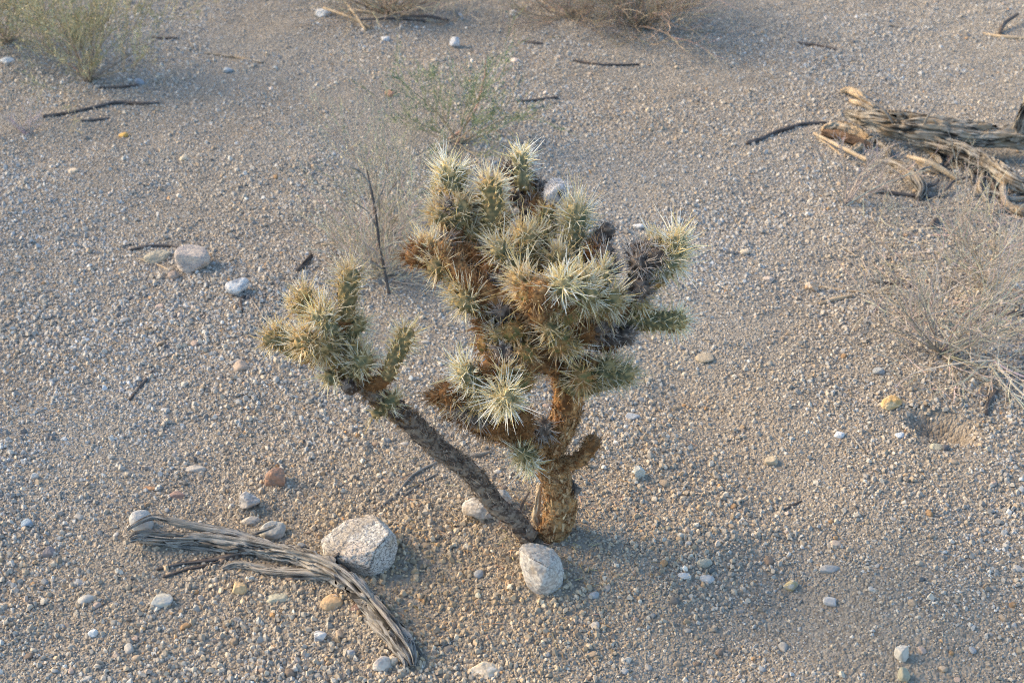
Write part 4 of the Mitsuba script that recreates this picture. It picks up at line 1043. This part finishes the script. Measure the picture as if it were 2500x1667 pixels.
stick('twig', [(913, 1247, 3), (965, 1208, 3.5), (1010, 1158, 4), (1066, 1128, 3.5)], 'grey_wood', 'long grey twig under the leaning arm, upper left one of two', 'twig', seed=28)
stick('twig', [(985, 1211, 2.5), (1025, 1180, 3), (1068, 1155, 3)], 'grey_wood', 'shorter grey twig under the leaning arm, lower right one of two', 'twig', seed=29)
stick('stick', [(1125, 1104, 5), (1160, 1110, 6), (1197, 1103, 4.5)], 'grey_wood', 'short curved whitish stick behind the leaning arm', seed=30, n=40, m=18)
stick('stick', [(2128, 688, 3), (2180, 692, 4), (2225, 698, 3)], 'dark_wood', 'dark stick lying under the dry shrub on the right', seed=31)
stick('straw_stem', [(2000, 700, 2.5), (2090, 712, 3), (2190, 718, 2.5)], 'tan_wood', 'pale straw lying right of the cream coloured stone', 'stem', seed=32)
stick('stick', [(2000, 742, 4), (2040, 730, 5), (2080, 722, 4)], 'tan_wood', 'brown bark strip right of the cactus, below the pale straw', 'bark', seed=33, m=16)
stick('stick', [(2400, 760, 5), (2450, 764, 7), (2510, 768, 7), (2560, 775, 5)], 'dark_wood', 'thick dark stick at the right edge beside the dry shrub', seed=34, m=18)
stick('stick', [(2450, 655, 4), (2480, 656, 5), (2540, 660, 4)], 'grey_wood', 'grey stick at the right edge above the thick dark stick', seed=35)
stick('stick', [(2408, 1012, 5), (2412, 985, 6), (2432, 955, 7)], 'dark_wood', 'dark hooked wood piece right of the orange stone', seed=36, m=16)
stick('twig', [(2072, 1050, 2), (2092, 1078, 2.5), (2118, 1108, 2)], 'grey_wood', 'thin pale twig left of the scooped hollow', 'twig', seed=37)
stick('twig', [(2236, 1044, 2), (2255, 1062, 2.2), (2274, 1078, 2)], 'grey_wood', 'fine pale twig at the left rim of the scooped hollow', 'twig', seed=38)
stick('stick', [(1907, 1247, 2), (1932, 1235, 3), (1957, 1222, 2)], 'dark_wood', 'short dark blue stick in the sandy trail', seed=39)
stick('stick', [(1948, 105, 3), (2000, 113, 4), (2040, 121, 3)], 'dark_wood', 'dark stick in the middle of the upper right gravel', seed=40)
stick('stick', [(1400, 148, 2.5), (1470, 158, 3), (1560, 158, 2.5)], 'dark_wood', 'thin dark stick far behind the cactus, below the right brush', seed=41)
stick('stick', [(2142, 56, 3), (2180, 62, 4), (2210, 68, 3)], 'grey_wood', 'grey stick near the top right', seed=42)
stick('stick', [(2440, 84, 5), (2452, 58, 5, .01), (2485, 35, 4, .02)], 'dark_wood', 'forked dark stick in the top right corner', seed=43, m=14)
stick('stick', [(2400, 82, 3), (2450, 90, 4), (2510, 95, 3)], 'tan_wood', 'tan stick crossing the foot of the forked dark stick', seed=44)
stick('twig', [(1100, 1300, 1.6), (1088, 1345, 1.8), (1082, 1370, 1.5)], 'grey_wood', 'thin grass stalk left of the upright pale stone', 'twig', seed=45)
stick('twig', [(1060, 1588, 2), (1100, 1566, 2), (1140, 1546, 1.5)], 'grey_wood', 'bleached fine twig at the bottom, right of the branch foot', 'twig', seed=46)
stick('twig', [(1400, 1560, 2), (1425, 1595, 2.2), (1455, 1640, 2)], 'grey_wood', 'fine pale twig at the bottom middle', 'twig', seed=47)
stick('twig', [(1050, 1552, 2), (1080, 1553, 2.5), (1110, 1560, 2)], 'dark_wood', 'dark thin twig right of the branch foot', 'twig', seed=48)
stick('twig', [(1268, 1252, 2.5), (1278, 1225, 3, .01), (1292, 1200, 2.5, .02)], 'dark_wood', 'dark twig leaning left of the trunk foot', 'twig', seed=49)
stick('bark_piece', [(1322, 1288, 9), (1308, 1262, 11, .015), (1312, 1225, 10, .04), (1318, 1180, 7, .07)], 'tan_wood', 'peeling slab of pale bark standing behind the trunk foot', 'bark', seed=50, groove=.5, m=24)
stick('stick', [(1275, 101, 3), (1300, 104, 4), (1325, 107, 3)], 'dark_wood', 'bluish stick in the shade of the right brush', seed=51)


# ------------------------------------------------------------------ shrubs
def shrub(key, base, stems, L, lean, levels, cols, r0, seed, up=0.5, wiggle=.10, twig_name='twigs', stem_name='stem', dirs=None, leaves=None, lens=None, kidL=(.35, .75), spreadk=.75, up_kids=.25):
    """A bush: each main stem a part, its finer wood one part (stuff), leaves another. levels: children per parent at each level."""
    g = np.random.default_rng(seed)
    k = 7
    if dirs is None:
        a = g.uniform(0, 2 * np.pi, stems)
        tilt = lean * np.sqrt(g.random(stems))
        dirs = np.stack([np.cos(a) * np.sin(tilt), np.sin(a) * np.sin(tilt), np.cos(tilt)], 1)
    dirs = unit(np.asarray(dirs, float))
    stems = len(dirs)
    Ls = L * g.uniform(.65, 1.1, stems) if lens is None else np.asarray(lens)

    def grow(o, d, L, k=k):
        n = len(o)
        P = [o]
        w = g.standard_normal((n, 3)) * wiggle
        for j in range(k - 1):
            d = unit(d + w * .5 + g.standard_normal((n, 3)) * wiggle * .8 + np.array([0, 0, .02 * up]))
            P.append(P[-1] + d * (L / (k - 1))[:, None])
        P = np.stack(P, 1)
        floor = height(P[..., 0], P[..., 1]) + .0015
        P[..., 2] = np.maximum(P[..., 2], floor)
        return P

    o = np.asarray(base) + np.column_stack([g.normal(0, r0 * 2.5, (stems, 2)), np.full(stems, -.004)])
    P = grow(o, dirs, Ls)
    R = r0 * (Ls / L)[:, None] ** .5 * np.linspace(1, .35, k)[None]
    for i in range(stems):
        v, f, c = hairs(P[i:i + 1], R[i:i + 1], jitter(cols[0], 1, .15, seed + i), 5)
        put(stem_name, (v, f), 'twig_mat', parent=key, smooth=True, color=c)
    parts, Lp, ends = [], Ls, P
    for lv, (nk, rr) in enumerate(levels):
        n, k = P.shape[:2]
        kk = 5 if lv == 0 else 4
        idx = np.repeat(np.arange(n), nk)
        tt = g.uniform(.18, 1.0, len(idx)) * (k - 1)
        i0 = np.minimum(tt.astype(int), k - 2)
        fr = (tt - i0)[:, None]
        o = P[idx, i0] * (1 - fr) + P[idx, i0 + 1] * fr
        d = unit(P[idx, i0 + 1] - P[idx, i0])
        d = unit(d + unit(g.standard_normal((len(idx), 3))) * spreadk * g.uniform(.5, 1.2, (len(idx), 1)) + np.array([0, 0, up_kids]))
        Lk = Lp[idx] * g.uniform(*kidL, len(idx))
        P, Lp = grow(o, d, Lk, kk), Lk
        col = cols[min(lv + 1, len(cols) - 1)]
        parts.append(hairs(P, rr * np.linspace(1, .4, kk)[None] * g.uniform(.7, 1.2, (len(P), 1)), jitter(col, len(P), .2, seed + 50 + lv)))
    if parts:
        v, f, c = join(parts)
        put(twig_name, (v, f), 'twig_mat', parent=key, color=c, smooth=True, kind='stuff')
    if leaves:
        nl, size, lcols, pick = leaves
        k = P.shape[1]
        i = g.integers(0, len(P), nl)
        j = np.minimum((g.uniform(pick, 1, nl) * (k - 1)).astype(int), k - 2)
        fr = g.random((nl, 1))
        o = P[i, j] * (1 - fr) + P[i, j + 1] * fr + g.normal(0, size * .4, (nl, 3))
        a = unit(unit(P[i, j + 1] - P[i, j]) + g.standard_normal((nl, 3)) * .8)
        b = unit(np.cross(a, g.standard_normal((nl, 3))))
        s = size * g.uniform(.6, 1.3, (nl, 1))
        v = np.stack([o, o + a * s * .5 + b * s * .22, o + a * s, o + a * s * .5 - b * s * .22], 1).reshape(-1, 3)
        f = (np.array([[0, 1, 2], [0, 2, 3]])[None] + (np.arange(nl) * 4)[:, None, None]).reshape(-1, 3)
        lc = np.asarray(lcols, float)[g.integers(0, len(lcols), nl)] * np.exp(g.normal(0, .18, (nl, 1)))
        put('leaves', (v, f), 'leaf_mat', parent=key, color=np.repeat(np.clip(lc, .01, .8), 4, 0), kind='stuff')
    return P


GT = (.40, .34, .27)
# yellow green shrub, top left
k = thing('desert_shrub', 'yellow green feathery desert shrub in the upper left corner', 'shrub')
shrub(k, gnd(218, 198), 20, .20, 1.05, [(5, .0010), (4, .0007), (3, .0005)], [(.30, .25, .20), (.34, .29, .21), (.38, .34, .22), (.40, .37, .23)], .0024, 1, leaves=(5200, .0075, [(.34, .32, .20), (.40, .37, .24), (.28, .28, .17), (.46, .40, .24)], .3), up_kids=.35)
k = thing('desert_shrub', 'leftmost yellow green shrub clump, cut by the top left corner', 'shrub')
shrub(k, gnd(20, 105), 18, .20, 1.0, [(5, .0010), (4, .0007), (3, .0005)], [(.30, .25, .20), (.34, .29, .21), (.38, .34, .22), (.40, .37, .23)], .0024, 2, leaves=(5200, .0075, [(.34, .32, .19), (.42, .38, .24), (.30, .30, .17), (.50, .43, .24)], .3), up_kids=.35)
# lilac grey little twig plant
k = thing('twig_plant', 'small lilac grey leafless twig plant at the left edge', 'plant')
shrub(k, gnd(70, 328), 8, .06, .9, [(4, .0007), (3, .0005)], [(.36, .32, .33), (.40, .36, .38)], .0012, 3)
k = thing('grass_stalk', 'single pale bent grass stalk left of the yellow green shrub foot', 'grass')
shrub(k, gnd(98, 290), 2, .12, .15, [(3, .0006)], [(.52, .46, .38), (.50, .44, .36)], .0010, 4)
# sparse green bush behind the cactus
k = thing('green_bush', 'sparse green leafy bush just behind the top of the cactus', 'bush')
shrub(k, gnd(1120, 352), 15, .185, 1.25, [(4, .0010), (3, .0007), (3, .0005)], [(.30, .25, .19), (.27, .27, .17), (.20, .25, .12)], .0019, 5, leaves=(1500, .0075, [(.19, .22, .15), (.23, .265, .175), (.29, .31, .22), (.21, .245, .18)], .1), up_kids=.2)
k = thing('dry_branch_stem', 'bare brown stem arching out of the sparse green bush to the right', 'stem')
shrub(k, gnd(1085, 350), 1, .2, .3, [(5, .0008)], [(.38, .29, .20), (.36, .29, .22)], .0035, 6, dirs=[(.75, .1, .5)], lens=[.22])
# wispy dry plant with the dark stake
k = thing('wispy_plant', 'wispy half dry grey plant with a dark upright stem behind the cactus', 'plant')
shrub(k, gnd(930, 575), 24, .20, 1.05, [(4, .0009), (3, .0007), (2, .0006)], [(.34, .30, .25), (.40, .36, .30), (.39, .36, .30), (.38, .37, .29)], .0014, 7, leaves=(700, .006, [(.30, .32, .20), (.42, .40, .27), (.36, .36, .24)], .3))
yb = float(gnd(950, 716)[1])
for i, lst in enumerate(([(922, 560, .04), (900, 520, .03), (862, 492, .02)], [(913, 505, .05), (935, 462, .07), (944, 424, .09)], [(932, 612, .03), (968, 590, .05), (1010, 560, .06)], [(903, 450, .07), (880, 420, .07), (850, 408, .06)], [(940, 660, .015), (905, 640, -.01), (868, 632, -.02)])):
    wm, wuv = wood_mesh(np.array([at(a, b, yb + c) for a, b, c in lst]), [.0016, .0013, .0007], 92 + i, n=30, m=8, lump=.2, groove=.2)
    put('side_twig', wm, 'grey_wood', parent=k, smooth=True, uv=wuv)
P = np.array([gnd(950, 716), at(937, 650, yb + .02), at(927, 600, yb + .03), at(917, 520, yb + .05), at(904, 455, yb + .07), at(895, 413, yb + .08)])
mesh, uv = wood_mesh(P, [.0028, .0032, .0026, .0028, .0022, .0014], 88, n=80, m=14, lump=.5)
put('dark_stem', mesh, 'dark_wood', parent=k, smooth=True, uv=uv, label='dark upright woody stem')
k = thing('dry_tuft', 'pale dry twig tuft at the foot of the dark upright stem', 'tuft')
shrub(k, gnd(935, 675), 46, .14, 1.35, [(4, .0010), (3, .0008)], [(.50, .45, .375), (.50, .45, .38)], .0014, 8)
# dead brush piles along the top
k = thing('dead_brush', 'pile of dead grey and straw brush at the top, left of the middle', 'brush')
shrub(k, gnd(945, 32), 44, .17, 1.5, [(5, .0011), (4, .0008)], [(.30, .25, .20), (.40, .34, .26), (.44, .38, .30)], .0026, 9, wiggle=.16)
for i, (a, b) in enumerate((((790, 20), (905, 68)), ((860, 25), (945, 45)), ((880, 48), (1040, 52)), ((850, 15), (892, 75)), ((1100, 15), (1120, 45)), ((1000, 40), (1095, 50)))):
    wood_part(k, 'stick', [(*a, 3, .03), ((a[0] + b[0]) / 2, (a[1] + b[1]) / 2 - 4, 4, .025), (*b, 3, .003)], ('tan_wood', 'tan_wood', 'dark_wood', 'tan_wood', 'grey_wood', 'dark_wood')[i], 140 + i, n=30, m=10)
k = thing('dead_brush', 'wide brown grey dead brush at the top, right of the middle', 'brush')
shrub(k, gnd(1560, 62), 54, .25, 1.52, [(6, .0010), (4, .0008)], [(.30, .25, .20), (.36, .29, .22), (.40, .33, .26)], .0022, 10, wiggle=.15)
k = thing('dead_brush', 'low dead brush at the top edge, just left of the wide brown brush', 'brush')
shrub(k, gnd(1390, 44), 36, .21, 1.52, [(6, .0010), (4, .0008)], [(.30, .25, .20), (.37, .30, .23), (.40, .33, .26)], .0020, 11, wiggle=.15)
# right: plant before the dead root, and the dry shrub
k = thing('thorny_twig', 'bare thorny grey twig plant growing in front of the dead root', 'plant')
shrub(k, gnd(2062, 498), 9, .175, .85, [(7, .0009), (4, .0006)], [(.36, .31, .29), (.42, .36, .32), (.44, .38, .34)], .0021, 12,
      dirs=[(.55, .3, .8), (.75, .25, .6), (.1, .35, .9), (-.2, .3, .9), (.3, .5, .8), (.9, .1, .4), (-.45, .2, .75), (.2, -.2, .9), (.6, .6, .5)], kidL=(.2, .45))
k = thing('dry_shrub', 'dense dry grey twiggy shrub by the right edge', 'shrub')
shrub(k, gnd(2300, 862), 30, .17, 1.25, [(4, .0010), (3, .0008), (2, .0006)], [(.32, .285, .245), (.37, .34, .30), (.41, .375, .33), (.41, .38, .34)], .0017, 13, wiggle=.12, up_kids=.15)
k = thing('dry_shrub', 'smaller dry shrub behind the dense grey one, right edge', 'shrub')
shrub(k, gnd(2420, 700), 22, .14, 1.1, [(5, .0009), (4, .0007)], [(.40, .33, .26), (.45, .39, .31), (.46, .40, .33)], .0014, 14, wiggle=.13)
k = thing('uprooted_twig', 'pale uprooted twig with long trailing stems, right edge', 'twig')
o = gnd(2428, 880, .03)
shrub(k, o, 9, .2, 1.2, [(3, .0011), (2, .0008)], [(.60, .54, .46), (.56, .50, .43)], .0026, 15,
      dirs=[(.08, -.75, -.1), (.22, -.9, -.1), (-.8, .05, -.05), (-.55, -.45, -.12), (-.9, .25, .1), (.1, .5, .35), (.4, -.6, -.1), (-.3, -.7, -.1), (.6, -.25, -.1)],
      lens=[.16, .20, .16, .14, .12, .05, .16, .10, .12], kidL=(.35, .8), up_kids=-.05, wiggle=.07)
for i, (px, py, L, lab) in enumerate(((2368, 540, .16, 'single dry stalk standing below the dead root, right one'), (2270, 545, .12, 'single dry stalk standing below the dead root, left one'), (2345, 505, .14, 'branched pale stalk between the roots'),
                                      (2200, 600, .12, 'thin dry stalk left of the smaller dry shrub'), (2140, 560, .10, 'thin dry stalk below the thorny twig plant'))):
    k = thing('dry_stalk', lab, 'stalk')
    shrub(k, gnd(px, py), 2, L, .3, [(6, .0006), (2, .0004)], [(.46, .41, .35), (.47, .42, .36)], .0010, 30 + i, kidL=(.2, .45))
k = thing('spine_litter', 'fallen cactus spines and bits scattered on the gravel round the trunk foot', 'litter')
labels[k]['kind'] = 'stuff'
g = np.random.default_rng(45)
nl = 420
a, rr = g.uniform(0, 2 * np.pi, nl), np.abs(g.normal(0, .11, nl)) + .02
o = np.stack([BASE[0] - .03 + rr * np.cos(a), BASE[1] + .02 + rr * np.sin(a), np.zeros(nl)], 1)
a = g.uniform(0, 2 * np.pi, nl)
d = np.stack([np.cos(a), np.sin(a), g.uniform(-.1, .35, nl)], 1)
o[:, 2] = height(o[:, 0], o[:, 1]) + .003
v, f, c = hairs(np.stack([o, o + d * g.uniform(.008, .026, (nl, 1))], 1), np.tile([.0006, .0002], (nl, 1)), jitter((.46, .33, .19), nl, .3))
used.pop(k, None)
scene[k] = mikit.ply((v, f), 'twig_mat', smooth=True, color=c)
k = thing('dry_litter', 'thin dead grass stems scattered between the dead root and the dry shrub', 'dead grass')
labels[k]['kind'] = 'stuff'
g = np.random.default_rng(44)
nl = 260
px, py = g.uniform(2090, 2500, nl), g.uniform(500, 800, nl)
o = gnd(px, py, .002)
a = g.uniform(0, 2 * np.pi, nl)
d = np.stack([np.cos(a), np.sin(a), g.uniform(-.03, .35, nl)], 1)
L = g.uniform(.03, .11, nl)[:, None]
P = np.stack([o, o + d * L * .5 + g.normal(0, .003, (nl, 3)), o + d * L], 1)
P[..., 2] = np.maximum(P[..., 2], height(P[..., 0], P[..., 1]) + .002)
v, f, c = hairs(P, np.tile([.0009, .0008, .0004], (nl, 1)), jitter((.48, .42, .34), nl, .2))
used.pop(k, None)
scene[k] = mikit.ply((v, f), 'twig_mat', smooth=True, color=c)
tris = sum(len(meshkit.WRITTEN[d['filename']][1]) for d in scene.values() if d.get('type') == 'ply')
print('triangles', tris, 'grains', ngrain, 'spines', spine_count, 'entries', len(scene))
